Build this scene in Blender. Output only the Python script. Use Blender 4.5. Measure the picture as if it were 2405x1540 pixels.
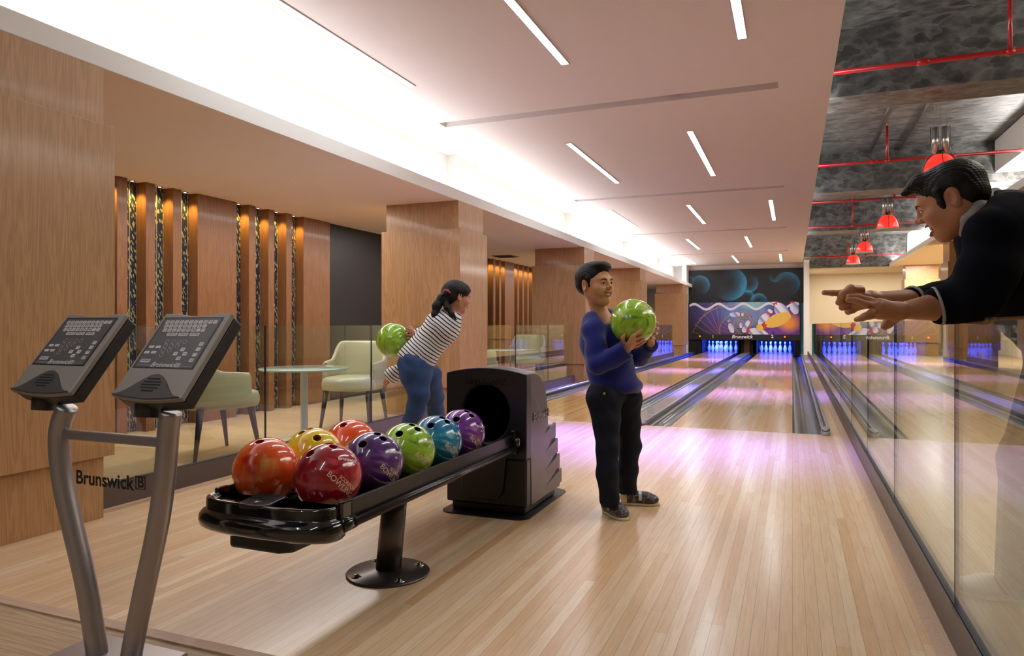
import bpy, bmesh, math, random
import numpy as np
from mathutils import Vector, Matrix, Quaternion

for _o in list(bpy.data.objects):
    bpy.data.objects.remove(_o)
SC = bpy.context.scene
COL = SC.collection
PI = math.pi

# ---------------------------------------------------------------- camera
FPX, EYE = 1640.0, 0.957
YAW = math.atan(658.5 / FPX)
CY, SY = math.cos(YAW), math.sin(YAW)
cam_d = bpy.data.cameras.new('camera')
cam = bpy.data.objects.new('camera', cam_d)
COL.objects.link(cam)
cam.location = (0, 0, EYE)
cam.rotation_euler = (PI / 2, 0, YAW)
cam_d.sensor_width = 36.0
cam_d.lens = FPX / 2405.0 * 36.0
cam_d.shift_y = -8.0 / 2405.0
cam_d.clip_start = 0.05
SC.camera = cam

# ---------------------------------------------------------------- world, exposure
wd = bpy.data.worlds.new('world')
SC.world = wd
wd.use_nodes = True
wd.node_tree.nodes['Background'].inputs[0].default_value = (0.9, 0.88, 0.86, 1)
wd.node_tree.nodes['Background'].inputs[1].default_value = 0.3
vs = SC.view_settings
SC.display_settings.display_device = 'sRGB'
vs.view_transform = 'Standard'
vs.look = 'None'
vs.gamma = 1.0
vs.use_curve_mapping = False
vs.exposure = 0.5
try:
    SC.cycles.max_bounces = 7
    SC.cycles.diffuse_bounces = 3
    SC.cycles.glossy_bounces = 4
    SC.cycles.transmission_bounces = 2
    SC.cycles.transparent_max_bounces = 16
    SC.cycles.sample_clamp_indirect = 4.0
    SC.cycles.sample_clamp_direct = 0
    SC.cycles.caustics_reflective = False
    SC.cycles.caustics_refractive = False
    SC.cycles.use_denoising = True
except Exception:
    pass

# ---------------------------------------------------------------- lights of the room
STRIP_E = 26.0          # ceiling LED strips (emission of the diffusers)
COVE_W = 3.8           # cove tubes hidden on the soffit, W per metre
GROOVE_W = 48.0         # violet wash fittings in the ceiling slots
SPOT_W = 13.0           # small amber spots between the wall fins
PIN_W = 60.0            # blue lights over the pin decks

def area(name, loc, sx, sy, power, color, direction=(0, 0, -1), spread=180, spin=None):
    l = bpy.data.lights.new(name, 'AREA')
    l.shape = 'RECTANGLE'; l.size = sx; l.size_y = sy; l.energy = power; l.color = color
    l.spread = math.radians(spread)
    o = bpy.data.objects.new(name, l); COL.objects.link(o)
    o.location = loc
    d = Vector(direction).normalized()
    # local -Z along d, local X kept along world X (or Y when spin is set)
    ax = Vector(spin or (1, 0, 0))
    zz = -d
    xx = (ax - zz * ax.dot(zz)).normalized()
    yy = zz.cross(xx)
    o.rotation_euler = Matrix((xx, yy, zz)).transposed().to_euler()
    return o

CEIL, SOF = 2.95, 2.23
WARMW = (1.0, 0.93, 0.86)
# cove on the left soffit: tubes lying in the trough
for k in range(7):
    y0 = -3.0 + k * 4.0
    area('cove_light', (-3.42, y0 + 2.0, 2.30), 0.10, 3.95, COVE_W * 4, (0.95, 0.97, 1.0), (0.0, 0, 1), 170)
# cove along the right edge of the ceiling, washing the dark slab
for k in range(7):
    area('edge_light', (0.19, -1.0 + k * 4.0 + 2.0, 3.07), 0.05, 3.9, 13.0, (1.0, 0.98, 0.95), (0.75, 0, 0.6), 150)
# cove on the right soffit
for k in range(5):
    area('cove_light_right', (3.02, 5.0 + k * 4.0 + 2.0, 2.93), 0.08, 3.9, 60.0, (1.0, 0.97, 0.93), (0.2, 0, 1), 170)
# violet light from the ceiling slots
GROOVES = [1.62, 6.20, 10.80, 15.35, 20.25]
for g in GROOVES[1:]:
    area('slot_light', (-1.52, g + 0.02, 3.012), 2.75, 0.06, GROOVE_W * (1.0 if g < 8 else 1.9), (0.20, 0.15, 1.0), (0, -0.2, -1), 46)
# amber spots between the fins
FIN_GAPS = [4.20, 4.48, 4.77, 5.06, 5.757, 6.045, 6.34, 6.635, 12.29, 12.58, 12.87, 13.57, 13.86, 14.15, 14.45]
for y in FIN_GAPS:
    l = bpy.data.lights.new('fin_spot', 'SPOT'); l.energy = SPOT_W; l.color = (1.0, 0.70, 0.18)
    l.spot_size = math.radians(95); l.spot_blend = 0.7; l.shadow_soft_size = 0.02
    o = bpy.data.objects.new('fin_spot', l); COL.objects.link(o)
    o.location = (-5.42, y, 2.215); o.rotation_euler = (0, 0, 0)
# blue light over the pin decks
for cx in (-0.533, -2.293):
    area('pin_light', (cx, 24.75, 0.66), 1.0, 0.12, PIN_W, (0.03, 0.07, 1.0), (0, 0.9, -0.55), 140)
    area('pin_light', (cx, 25.9, 0.62), 1.0, 0.3, PIN_W * 0.5, (0.02, 0.05, 1.0), (0, -0.2, -1), 160)
# fill lights added for the lounge and right hall, with no fittings there
area('lounge_fill', (-4.45, 6.0, 2.215), 0.25, 6.0, 58, (1.0, 0.95, 0.92))
area('lounge_fill', (-4.45, 16.0, 2.215), 0.25, 8.0, 58, (1.0, 0.95, 0.92))
area('right_hall_fill', (3.6, 21.0, 2.78), 0.8, 6.0, 300, (1.0, 0.97, 0.93))
area('right_hall_fill', (2.6, 26.6, 2.78), 3.5, 1.0, 45, (1.0, 0.95, 0.88))
area('right_floor_light', (1.9, 5.0, 3.0), 0.8, 5.0, 60, (1.0, 0.92, 0.8))

# ---------------------------------------------------------------- projection helpers (photo pixel + depth -> place in the room)
def at(u, v, zc):
    x = (u - 1202.5) / FPX * zc
    return Vector((x * CY - zc * SY, x * SY + zc * CY, EYE - (v - 762.0) * zc / FPX))

# ---------------------------------------------------------------- tags
def tag(o, label=None, cat=None, group=None, kind=None):
    if label: o['label'] = label
    if cat: o['category'] = cat
    if group: o['group'] = group
    if kind: o['kind'] = kind
    return o

def empty(name, loc=(0, 0, 0), rz=0.0, label=None, cat=None, group=None):
    o = bpy.data.objects.new(name, None); COL.objects.link(o)
    o.location = loc; o.rotation_euler = (0, 0, rz); o.empty_display_size = 0.1
    return tag(o, label, cat, group)

# ---------------------------------------------------------------- mesh builder
class B:
    def __init__(s):
        s.v = []; s.f = []; s.sm = []; s.mi = []; s.cur = 0
    def add(s, vs_, fs_, smooth=False):
        n = len(s.v); s.v += [tuple(p) for p in vs_]
        for f in fs_:
            s.f.append([n + i for i in f]); s.sm.append(smooth); s.mi.append(s.cur)
        return s
    def box(s, x0, x1, y0, y1, z0, z1, M=None):
        p = [(x0,y0,z0),(x1,y0,z0),(x1,y1,z0),(x0,y1,z0),(x0,y0,z1),(x1,y0,z1),(x1,y1,z1),(x0,y1,z1)]
        if M is not None: p = [M @ Vector(q) for q in p]
        return s.add(p, [(0,3,2,1),(4,5,6,7),(0,1,5,4),(1,2,6,5),(2,3,7,6),(3,0,4,7)])
    def quad(s, a, b, c, d): return s.add([a, b, c, d], [(0, 1, 2, 3)])
    def lathe(s, prof, c=(0,0,0), seg=32, M=None, smooth=True):
        vs_, fs_ = [], []
        for r, z in prof:
            for i in range(seg):
                a = 2 * PI * i / seg
                vs_.append(Vector((c[0] + r * math.cos(a), c[1] + r * math.sin(a), c[2] + z)))
        m = len(prof)
        for j in range(m - 1):
            for i in range(seg):
                k = (i + 1) % seg
                fs_.append((j*seg+i, j*seg+k, (j+1)*seg+k, (j+1)*seg+i))
        if prof[0][0] > 1e-6: fs_.append(tuple(reversed(range(seg))))
        if prof[-1][0] > 1e-6: fs_.append(tuple(range((m-1)*seg, m*seg)))
        if M is not None: vs_ = [M @ p for p in vs_]
        return s.add(vs_, fs_, smooth)
    def tube(s, pts, r, seg=14, caps=True, closed=False):
        pts = [Vector(p) for p in pts]; n = len(pts)
        rr = r if isinstance(r, (list, tuple)) else [r] * n
        T = []
        for i in range(n):
            if closed: t = pts[(i+1) % n] - pts[i-1]
            else: t = pts[min(i+1, n-1)] - pts[max(i-1, 0)]
            T.append(t.normalized())
        up = Vector((0, 0, 1)) if abs(T[0].z) < 0.9 else Vector((1, 0, 0))
        nrm = (up - T[0] * up.dot(T[0])).normalized()
        vs_ = []
        for i in range(n):
            nrm = (nrm - T[i] * nrm.dot(T[i])).normalized(); b = T[i].cross(nrm)
            for k in range(seg):
                a = 2 * PI * k / seg
                vs_.append(pts[i] + (nrm * math.cos(a) + b * math.sin(a)) * rr[i])
        fs_ = []
        for i in range(n if closed else n - 1):
            j = (i + 1) % n
            for k in range(seg):
                l = (k + 1) % seg
                fs_.append((i*seg+k, i*seg+l, j*seg+l, j*seg+k))
        if caps and not closed:
            fs_.append(tuple(reversed(range(seg)))); fs_.append(tuple(range((n-1)*seg, n*seg)))
        return s.add(vs_, fs_, True)
    def prism(s, poly, h0, h1, M=None, smooth=False):
        n = len(poly)
        p = [Vector((x, y, h0)) for x, y in poly] + [Vector((x, y, h1)) for x, y in poly]
        if M is not None: p = [M @ q for q in p]
        f = [tuple(reversed(range(n))), tuple(range(n, 2*n))]
        s.add(p, f)
        m = len(s.v) - 2*n
        for i in range(n):
            j = (i + 1) % n
            s.f.append([m+i, m+j, m+n+j, m+n+i]); s.sm.append(smooth); s.mi.append(s.cur)
        return s
    def build(s, name, mat, parent=None, bevel=0, seg=2, smooth=None, kind=None):
        me = bpy.data.meshes.new(name)
        me.from_pydata([tuple(p) for p in s.v], [], s.f)
        me.polygons.foreach_set('use_smooth', s.sm if smooth is None else [smooth] * len(s.f))
        me.polygons.foreach_set('material_index', s.mi)
        for m in (mat if isinstance(mat, (list, tuple)) else [mat]): me.materials.append(m)
        me.update()
        o = bpy.data.objects.new(name, me); COL.objects.link(o)
        if parent is not None: o.parent = parent
        if bevel:
            md = o.modifiers.new('bevel', 'BEVEL'); md.width = bevel; md.segments = seg
            md.limit_method = 'ANGLE'; md.angle_limit = math.radians(40)
            md.harden_normals = False
        if kind: o['kind'] = kind
        return o

def struct(name, b, mat, bevel=0):
    return b.build(name, mat, None, bevel, kind='structure')

def dup(root, loc, rz=None, label=None, group=None, mats=None):
    r = root.copy(); COL.objects.link(r); r.location = loc
    if rz is not None: r.rotation_euler = (0, 0, rz)
    if label: r['label'] = label
    if group: r['group'] = group
    for ch in list(root.children):
        c = ch.copy(); COL.objects.link(c); c.parent = r
        for g in list(ch.children):
            d = g.copy(); COL.objects.link(d); d.parent = c
    return r

# ---------------------------------------------------------------- materials
def lin(r, g, b):
    f = lambda c: (c/255)/12.92 if c/255 <= 0.04045 else ((c/255+0.055)/1.055)**2.4
    return (f(r), f(g), f(b), 1.0)

class N:
    """tiny node-graph helper"""
    def __init__(s, name):
        s.m = bpy.data.materials.new(name); s.m.use_nodes = True
        s.t = s.m.node_tree; s.b = s.t.nodes['Principled BSDF']; s.out = s.t.nodes['Material Output']
    def n(s, typ, **kw):
        x = s.t.nodes.new(typ)
        for k, v in kw.items(): setattr(x, k, v)
        return x
    def put(s, sock, val):
        if isinstance(val, bpy.types.NodeSocket): s.t.links.new(val, sock)
        elif val is not None: sock.default_value = val
    def math(s, op, a, b=None, c=None, clamp=False):
        x = s.n('ShaderNodeMath', operation=op); x.use_clamp = clamp
        s.put(x.inputs[0], a)
        if b is not None: s.put(x.inputs[1], b)
        if c is not None: s.put(x.inputs[2], c)
        return x.outputs[0]
    def mix(s, f, a, b, blend='MIX'):
        x = s.n('ShaderNodeMix', data_type='RGBA', blend_type=blend)
        s.put(x.inputs[0], f); s.put(x.inputs[6], a); s.put(x.inputs[7], b)
        return x.outputs[2]
    def ramp(s, f, stops, interp='LINEAR'):
        x = s.n('ShaderNodeValToRGB'); cr = x.color_ramp; cr.interpolation = interp
        while len(cr.elements) < len(stops): cr.elements.new(0.5)
        for e, (p, c) in zip(cr.elements, stops):
            e.position = p; e.color = c if len(c) == 4 else (*c, 1)
        s.put(x.inputs[0], f); return x.outputs[0]
    def xyz(s, src=None):
        if src is None: src = s.n('ShaderNodeTexCoord').outputs['Object']
        x = s.n('ShaderNodeSeparateXYZ'); s.t.links.new(src, x.inputs[0]); return x.outputs
    def comb(s, x, y, z):
        c = s.n('ShaderNodeCombineXYZ')
        for i, q in enumerate((x, y, z)): s.put(c.inputs[i], q)
        return c.outputs[0]
    def noise(s, vec, scale=5, detail=3, rough=0.5, dist=0.0, out=0):
        x = s.n('ShaderNodeTexNoise'); s.put(x.inputs['Vector'], vec)
        x.inputs['Scale'].default_value = scale; x.inputs['Detail'].default_value = detail
        x.inputs['Roughness'].default_value = rough; x.inputs['Distortion'].default_value = dist
        return x.outputs[out]
    def obj(s): return s.n('ShaderNodeTexCoord').outputs['Object']
    def scale(s, vec, v3):
        x = s.n('ShaderNodeMapping'); s.put(x.inputs[0], vec); x.inputs['Scale'].default_value = v3
        return x.outputs[0]
    def bump(s, h, strength=0.2, dist=0.01):
        x = s.n('ShaderNodeBump'); x.inputs['Strength'].default_value = strength
        x.inputs['Distance'].default_value = dist
        s.put(x.inputs['Height'], h); s.t.links.new(x.outputs[0], s.b.inputs['Normal'])
    def set(s, color=None, rough=None, metal=None, spec=None, coat=None, coat_r=None, sheen=None, sss=None):
        if color is not None: s.put(s.b.inputs['Base Color'], color)
        if rough is not None: s.put(s.b.inputs['Roughness'], rough)
        if metal is not None: s.put(s.b.inputs['Metallic'], metal)
        if spec is not None: s.put(s.b.inputs['Specular IOR Level'], spec)
        if coat is not None: s.put(s.b.inputs['Coat Weight'], coat)
        if coat_r is not None: s.put(s.b.inputs['Coat Roughness'], coat_r)
        if sheen is not None: s.put(s.b.inputs['Sheen Weight'], sheen)
        if sss is not None:
            s.b.inputs['Subsurface Weight'].default_value = sss
            s.b.inputs['Subsurface Radius'].default_value = (0.012, 0.005, 0.003)
            s.b.inputs['Subsurface Scale'].default_value = 0.6
        return s.m

def plain(name, col, rough=0.5, metal=0.0, var=0.06, vs_=12.0, coat=None, spec=None, bump=0.0, bs=200.0):
    n = N(name)
    t = n.noise(n.obj(), vs_, 3)
    c2 = tuple(max(0, x * (1 - 2 * var)) for x in col[:3]) + (1,)
    c = n.mix(t, col, c2)
    n.set(c, rough, metal, spec, coat)
    if bump: n.bump(n.noise(n.obj(), bs, 2), bump, 0.002)
    return n.m

def emit(name, col, strength):
    n = N(name); n.t.nodes.remove(n.b)
    e = n.n('ShaderNodeEmission'); e.inputs[0].default_value = col; e.inputs[1].default_value = strength
    n.t.links.new(e.outputs[0], n.out.inputs[0]); return n.m

def boards(name, w, seglen, cols, seam, rough, coat, coat_r=0.03, axis='x', seamw=0.03, grain=0.35):
    n = N(name); X = n.xyz()
    a, b = (X[0], X[1]) if axis == 'x' else (X[1], X[0])
    q = n.math('DIVIDE', a, w); idx = n.math('FLOOR', q); fr = n.math('FRACT', q)
    wn = n.n('ShaderNodeTexWhiteNoise', noise_dimensions='1D'); n.put(wn.inputs['W'], idx)
    off = n.math('MULTIPLY', wn.outputs['Value'], 7.3)
    yb = n.math('ADD', n.math('DIVIDE', b, seglen), off)
    iy = n.math('FLOOR', yb); fy = n.math('FRACT', yb)
    wn2 = n.n('ShaderNodeTexWhiteNoise', noise_dimensions='2D')
    n.put(wn2.inputs['Vector'], n.comb(idx, iy, 0.0))
    stops = [(i / max(1, len(cols) - 1), c) for i, c in enumerate(cols)]
    base = n.ramp(wn2.outputs['Value'], stops)
    gv = n.comb(n.math('ADD', n.math('MULTIPLY', a, 90.0), n.math('MULTIPLY', idx, 13.1)), n.math('MULTIPLY', b, 5.0), 0.0)
    g = n.noise(gv, 1.0, 4, 0.65, 0.6)
    dark = n.mix(1.0, base, (0.80, 0.70, 0.58, 1), 'MULTIPLY')
    gr = n.math('MULTIPLY', n.math('SUBTRACT', g, 0.42, clamp=True), grain * 6.5, clamp=True)
    c = n.mix(gr, base, dark)
    s1 = n.math('LESS_THAN', fr, seamw); s2 = n.math('MULTIPLY', n.math('LESS_THAN', fy, 0.0014), 0.4)
    sm = n.math('MAXIMUM', s1, s2)
    c = n.mix(n.math('MULTIPLY', sm, seam), c, (0.10, 0.06, 0.035, 1))
    n.set(c, rough, 0.0, 0.5, coat, coat_r)
    n.b.inputs['Roughness'].default_value = rough
    return n.m

def veneer(name, c1, c2, rough=0.45, sc=1.0, coat=0.0, horiz=None):
    n = N(name); X = n.xyz()
    v = n.comb(n.math('MULTIPLY', X[0], 26.0 * sc), n.math('MULTIPLY', X[1], 26.0 * sc), n.math('MULTIPLY', X[2], 1.6))
    if horiz: v = n.comb(n.math('MULTIPLY', X[0], 1.6), n.math('MULTIPLY', X[1], 26.0 * sc), n.math('MULTIPLY', X[2], 26.0))
    big = n.noise(v, 0.35, 4, 0.6, 1.4)
    w = n.math('SINE', n.math('MULTIPLY', big, 60.0))
    w = n.math('MULTIPLY_ADD', w, 0.5, 0.5)
    v2 = n.scale(v, (9, 9, 3.0)) if not horiz else n.scale(v, (3, 9, 9))
    fine = n.noise(v2, 1.0, 2, 0.6)
    f = n.math('ADD', n.math('MULTIPLY', w, 0.35), n.math('MULTIPLY', fine, 0.75))
    c = n.mix(n.math('SUBTRACT', f, 0.12, clamp=True), c1, c2)
    n.set(c, rough, 0.0, 0.4, coat, 0.1)
    n.bump(fine, 0.06, 0.002)
    return n.m

def glass_mat(name, tint, k=1.0):
    """pane surface: transparent with an angle-dependent mirror part (Schlick)"""
    n = N(name); n.t.nodes.remove(n.b)
    g = n.n('ShaderNodeNewGeometry')
    d = n.n('ShaderNodeVectorMath', operation='DOT_PRODUCT')
    n.t.links.new(g.outputs['Incoming'], d.inputs[0]); n.t.links.new(g.outputs['Normal'], d.inputs[1])
    c = n.math('SUBTRACT', 1.0, n.math('ABSOLUTE', d.outputs['Value']), clamp=True)
    r = n.math('MULTIPLY_ADD', n.math('POWER', c, 5.0), 0.95 * k, 0.045 * k, clamp=True)
    tr = n.n('ShaderNodeBsdfTransparent'); tr.inputs[0].default_value = tint
    gl = n.n('ShaderNodeBsdfGlossy'); gl.inputs['Roughness'].default_value = 0.0
    gl.inputs[0].default_value = (0.97, 1.0, 0.98, 1)
    mx = n.n('ShaderNodeMixShader'); n.put(mx.inputs[0], r)
    n.t.links.new(tr.outputs[0], mx.inputs[1]); n.t.links.new(gl.outputs[0], mx.inputs[2])
    n.t.links.new(mx.outputs[0], n.out.inputs[0])
    return n.m

# ---------------------------------------------------------------- lettering (built-in font turned into mesh)
def text_mesh(s, size, depth=0.0, bold=0.0, shear=0.0, align='CENTER', spacing=1.0):
    cu = bpy.data.curves.new('t', 'FONT'); cu.body = s; cu.size = size; cu.extrude = depth
    cu.offset = bold; cu.shear = shear; cu.align_x = align; cu.align_y = 'CENTER'; cu.space_character = spacing
    cu.resolution_u = 4
    o = bpy.data.objects.new('t', cu); COL.objects.link(o)
    dg = bpy.context.evaluated_depsgraph_get(); dg.update()
    me = bpy.data.meshes.new_from_object(o.evaluated_get(dg))
    vs_ = [v.co.copy() for v in me.vertices]; fs_ = [tuple(p.vertices) for p in me.polygons]
    bpy.data.objects.remove(o); bpy.data.curves.remove(cu); bpy.data.meshes.remove(me)
    return vs_, fs_

def text_on(b, s, M, size, **kw):
    v, f = text_mesh(s, size, **kw)
    b.add([M @ p for p in v], f); return b

def frame(o, x, y, z=None):
    """4x4 with given origin and x / y axes"""
    x = Vector(x).normalized(); y = Vector(y); y = (y - x * y.dot(x)).normalized()
    z = x.cross(y)
    m = Matrix((x, y, z)).transposed().to_4x4(); m.translation = Vector(o); return m

# ================================================================ SETTING
FOUL = 6.63
m_appr = boards('approach_maple', 0.040, 1.9,
    [lin(234,200,160), lin(226,184,140), lin(240,210,174), lin(230,193,151), lin(243,215,180), lin(222,176,130)],
    0.55, 0.30, 0.28, 0.17, seamw=0.035)
m_lane = boards('lane_maple', 0.0273, 2.6,
    [lin(228,184,116), lin(218,168,98), lin(234,194,132), lin(224,178,108), lin(212,158,88)],
    0.5, 0.2, 0.38, 0.04, seamw=0.03, grain=0.15)
m_lounge = boards('lounge_floor_wood', 0.19, 1.3, [lin(204,182,148), lin(192,168,134), lin(210,190,158)], 0.5, 0.35, 0.25, 0.15, axis='y', seamw=0.008, grain=0.5)
m_otherfl = boards('hall_floor_wood', 0.09, 1.5, [lin(190,160,116), lin(178,148,104), lin(198,170,128)], 0.4, 0.4, 0.2, 0.15, seamw=0.015)
m_greyoak = veneer('grey_oak_step', lin(206,178,142), lin(150,116,84), 0.5, 1.0, horiz=True)
m_thresh = veneer('threshold_wood', lin(214,182,156), lin(180,144,118), 0.5, 1.0, horiz=True)
m_edge = veneer('edge_wood', lin(226,194,164), lin(200,164,132), 0.5)
m_white = plain('white_plaster', lin(238,234,228), 0.9, var=0.01)
m_ceil = plain('ceiling_paint', lin(232,222,220), 0.9, var=0.01)
m_soffit = plain('soffit_paint', lin(240,224,214), 0.9, var=0.01)
m_beige = plain('beige_plaster', lin(220,204,176), 0.9, var=0.015)
m_oak = veneer('oak_veneer', lin(194,151,104), lin(146,105,66), 0.42, coat=0.15)
m_oakd = veneer('fin_veneer', lin(146,100,64), lin(104,66,40), 0.45, coat=0.1)
m_black = plain('black_board', lin(28,26,27), 0.45, var=0.05)
m_dark = plain('dark_void', lin(8, 8, 9), 0.8)
m_glass = glass_mat('railing_glass', (0.93, 0.965, 0.93, 1))
m_bronze = plain('bronze_kickplate', lin(88,74,70), 0.42, 0.1, 0.04)
m_gasket = plain('black_gasket', lin(22,22,24), 0.5)
m_gutter = plain('gutter_plastic', lin(40,46,50), 0.32, 0.1, 0.12, 30.0, coat=0.2)
m_silver = plain('silver_rail', lin(178,182,190), 0.25, 0.85, 0.03)
m_greycap = plain('grey_cap_board', lin(186,184,186), 0.22, 0.1, 0.05, 8.0, coat=0.5)

# --- dark trowelled slab
n = N('trowelled_slab')
vo = n.n('ShaderNodeTexVoronoi', feature='F1', distance='EUCLIDEAN')
v0 = n.scale(n.obj(), (4.2, 6.2, 6.2))
wob = n.noise(v0, 1.3, 3, 0.6, 0.0, 1)
vv = n.n('ShaderNodeVectorMath', operation='MULTIPLY_ADD'); n.put(vv.inputs[0], wob); vv.inputs[1].default_value = (0.9, 0.9, 0.9); n.put(vv.inputs[2], v0)
n.put(vo.inputs['Vector'], vv.outputs[0]); vo.inputs['Scale'].default_value = 1.6
vo2 = n.n('ShaderNodeTexVoronoi', feature='F1'); n.put(vo2.inputs['Vector'], vv.outputs[0]); vo2.inputs['Scale'].default_value = 2.9
f = n.math('ADD', n.math('MULTIPLY', vo.outputs['Distance'], 0.8), n.math('MULTIPLY', vo2.outputs['Distance'], 0.5))
sepc = n.n('ShaderNodeSeparateColor'); n.put(sepc.inputs[0], vo.outputs['Color'])
f = n.math('ADD', n.math('MULTIPLY', f, 0.55), n.math('MULTIPLY', sepc.outputs[0], 0.35))
c = n.ramp(f, [(0.1, lin(38,38,38)), (0.45, lin(74,74,73)), (0.85, lin(116,116,115))])
n.set(c, 0.45, 0.0, 0.5); n.bump(f, 0.5, 0.02)
m_slab = n.m

# floors
b = B(); b.quad((-3.30, 1.61, 0), (0.386, 1.61, 0), (0.386, FOUL, 0), (-3.30, FOUL, 0)); struct('floor', b, m_appr)
b = B(); b.quad((-6.2, -4, 0), (6.2, -4, 0), (6.2, 1.565, 0), (-6.2, 1.565, 0)); struct('floor_front', b, m_greyoak)
b = B(); b.box(-3.30, 0.44, 1.565, 1.61, -0.02, 0.006); struct('trim_1', b, m_thresh)
b = B(); b.quad((-6.2, 1.565, 0), (-3.36, 1.565, 0), (-3.36, 26, 0), (-6.2, 26, 0)); struct('floor_lounge', b, m_lounge)
b = B(); b.quad((0.47, 1.565, 0), (6.2, 1.565, 0), (6.2, 28, 0), (0.47, 28, 0)); struct('floor_right', b, m_otherfl)
b = B(); b.box(-3.36, -3.30, 1.61, 6.63, -0.02, 0.004); struct('trim_2', b, m_edge)
b = B(); b.box(0.386, 0.44, 1.61, 24.0, -0.02, 0.004); struct('trim_3', b, m_edge)
b = B(); b.quad((-3.4, FOUL, -0.12), (0.5, FOUL, -0.12), (0.5, 27, -0.12), (-3.4, 27, -0.12)); struct('floor_under_lanes', b, m_dark)

# walls
n = N('leaf_wallpaper'); X = n.xyz()
st = n.math('FRACT', n.math('MULTIPLY', X[1], 14.0)); line = n.math('LESS_THAN', st, 0.09)
lv = n.comb(n.math('ADD', n.math('MULTIPLY', X[1], 58.0), n.math('MULTIPLY', X[2], 9.0)), n.math('MULTIPLY', X[2], 21.0), 0.0)
vo = n.n('ShaderNodeTexVoronoi', feature='F1'); n.put(vo.inputs['Vector'], n.noise(lv, 0.5, 2, 0.5, 0, 1)); n.put(vo.inputs['Vector'], lv); vo.inputs['Scale'].default_value = 1.0
vo.inputs['Randomness'].default_value = 0.9
wv = n.n('ShaderNodeTexWave', wave_type='BANDS', bands_direction='DIAGONAL'); n.put(wv.inputs['Vector'], lv); wv.inputs['Scale'].default_value = 0.22; wv.inputs['Distortion'].default_value = 6.0; wv.inputs['Detail'].default_value = 1.0
leaf = n.math('MULTIPLY', n.math('LESS_THAN', vo.outputs['Distance'], 0.43), n.math('GREATER_THAN', wv.outputs['Fac'], 0.22))
k = n.math('MAXIMUM', leaf, line)
n.set(n.mix(k, lin(30,38,56), lin(168,156,112)), 0.5); m_paper = n.m
b = B(); b.box(-5.60, -5.48, -4, 15.4, 0, SOF); struct('wall_left', b, m_paper)
b = B(); b.box(-5.60, -5.48, 15.4, 26, 0, SOF); struct('wall_left_rear', b, m_white)
b = B(); b.box(-5.60, -3.40, 25.9, 26.0, 0, SOF); struct('wall_far_left', b, m_white)
b = B(); b.box(-5.6, 6.2, -4.1, -4, 0, 3.8); struct('wall_back', b, m_beige)
b = B(); b.box(6.2, 6.3, -4, 28, 0, 3.8); struct('wall_right', b, m_beige)
b = B(); b.box(0.5, 6.2, 28, 28.1, 0, 3.8); struct('wall_far_right', b, m_beige)
b = B(); b.box(0.335, 0.50, 24.0, 24.5, 0, 3.0); b.box(0.40, 0.50, 24.5, 28, 0, 3.0); struct('wall_lane_end_right', b, m_white)
b = B(); b.box(-3.44, -3.295, 23.9, 24.5, 0, 2.95); b.box(-3.44, -3.36, 24.5, 26, 0, 2.95); b.box(-3.87, -3.44, 24.5, 24.6, 2.23, 3.0); struct('wall_lane_end_left', b, m_white)
b = B(); b.box(-3.43, 0.5, 24.51, 24.6, 2.80, 2.945); struct('wall_far_header', b, m_ceil)

# left soffit with its cove
b = B()
b.box(-5.6, -3.192, -4, 26, SOF, SOF + 0.03)
struct('ceiling_soffit_left', b, m_soffit)
b = B(); b.box(-3.192, -3.172, -4, 24.5, SOF - 0.001, 2.335); struct('trim_4', b, m_white)
b = B(); b.box(-3.87, -3.77, -4, 24.5, SOF + 0.03, 3.0)
for y in (7.35, 11.95, 16.55, 21.15): b.box(-3.77, -3.66, y, y + 0.62, SOF + 0.03, 2.95)
struct('wall_cove_left', b, m_white)

# main ceiling with light slots
b = B(); ys = [-4] + [q for g in GROOVES for q in (g - 0.06, g + 0.10)] + [24.55]
for i in range(0, len(ys), 2): b.box(-3.80, 0.304, ys[i], ys[i+1], CEIL, CEIL + 0.05)
for g in GROOVES:
    y0, y1 = g - 0.06, g + 0.10
    b.box(-3.80, -3.25, y0, y1, CEIL, CEIL + 0.05); b.box(-0.11, 0.304, y0, y1, CEIL, CEIL + 0.05)
    b.box(-3.27, -0.09, y0 - 0.02, y1 + 0.02, CEIL + 0.075, CEIL + 0.09)
    b.box(-3.27, -0.09, y0 - 0.02, y0, CEIL + 0.05, CEIL + 0.08); b.box(-3.27, -0.09, y1, y1 + 0.02, CEIL + 0.05, CEIL + 0.08)
struct('ceiling', b, m_ceil)

# dark exposed slab on the right
b = B(); b.box(-0.9, 3.5, -4, 25.1, 3.80, 3.95); b.box(-1.0, -0.9, -4, 25.1, 3.0, 3.8); struct('ceiling_slab', b, m_slab)
for y0, y1, lab in ((7.45, 7.99, 'dark trowelled concrete ceiling beam, nearest of the three on the right'),
                    (12.8, 13.36, 'dark trowelled concrete beam, middle one of the three across the exposed ceiling'),
                    (18.03, 18.67, 'dark trowelled concrete beam, farthest of the three across the exposed ceiling')):
    o = B().box(-0.9, 3.34, y0, y1, 3.16, 3.80).build('ceiling_beam', m_slab)
    tag(o, lab, 'ceiling beam', 'trowelled beams under the slab')
b = B(); b.box(0.10, 3.3, 24.9, 25.1, 2.81, 3.80); struct('wall_bulkhead', b, m_slab)
b = B(); b.box(0.30, 6.2, 25.1, 28, 2.80, 2.84); b.box(2.86, 6.2, -4, 25.1, 2.79, 2.83); struct('ceiling_soffit_right', b, m_beige)
b = B(); b.box(2.84, 2.86, -4, 24.9, 2.789, 2.90); struct('trim_5', b, m_white)
b = B(); b.box(3.34, 3.44, -4, 25.1, 2.83, 3.80); b.box(2.90, 3.34, 3.0, 12.78, 3.30, 3.79); struct('wall_cove_right', b, m_white)

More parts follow.
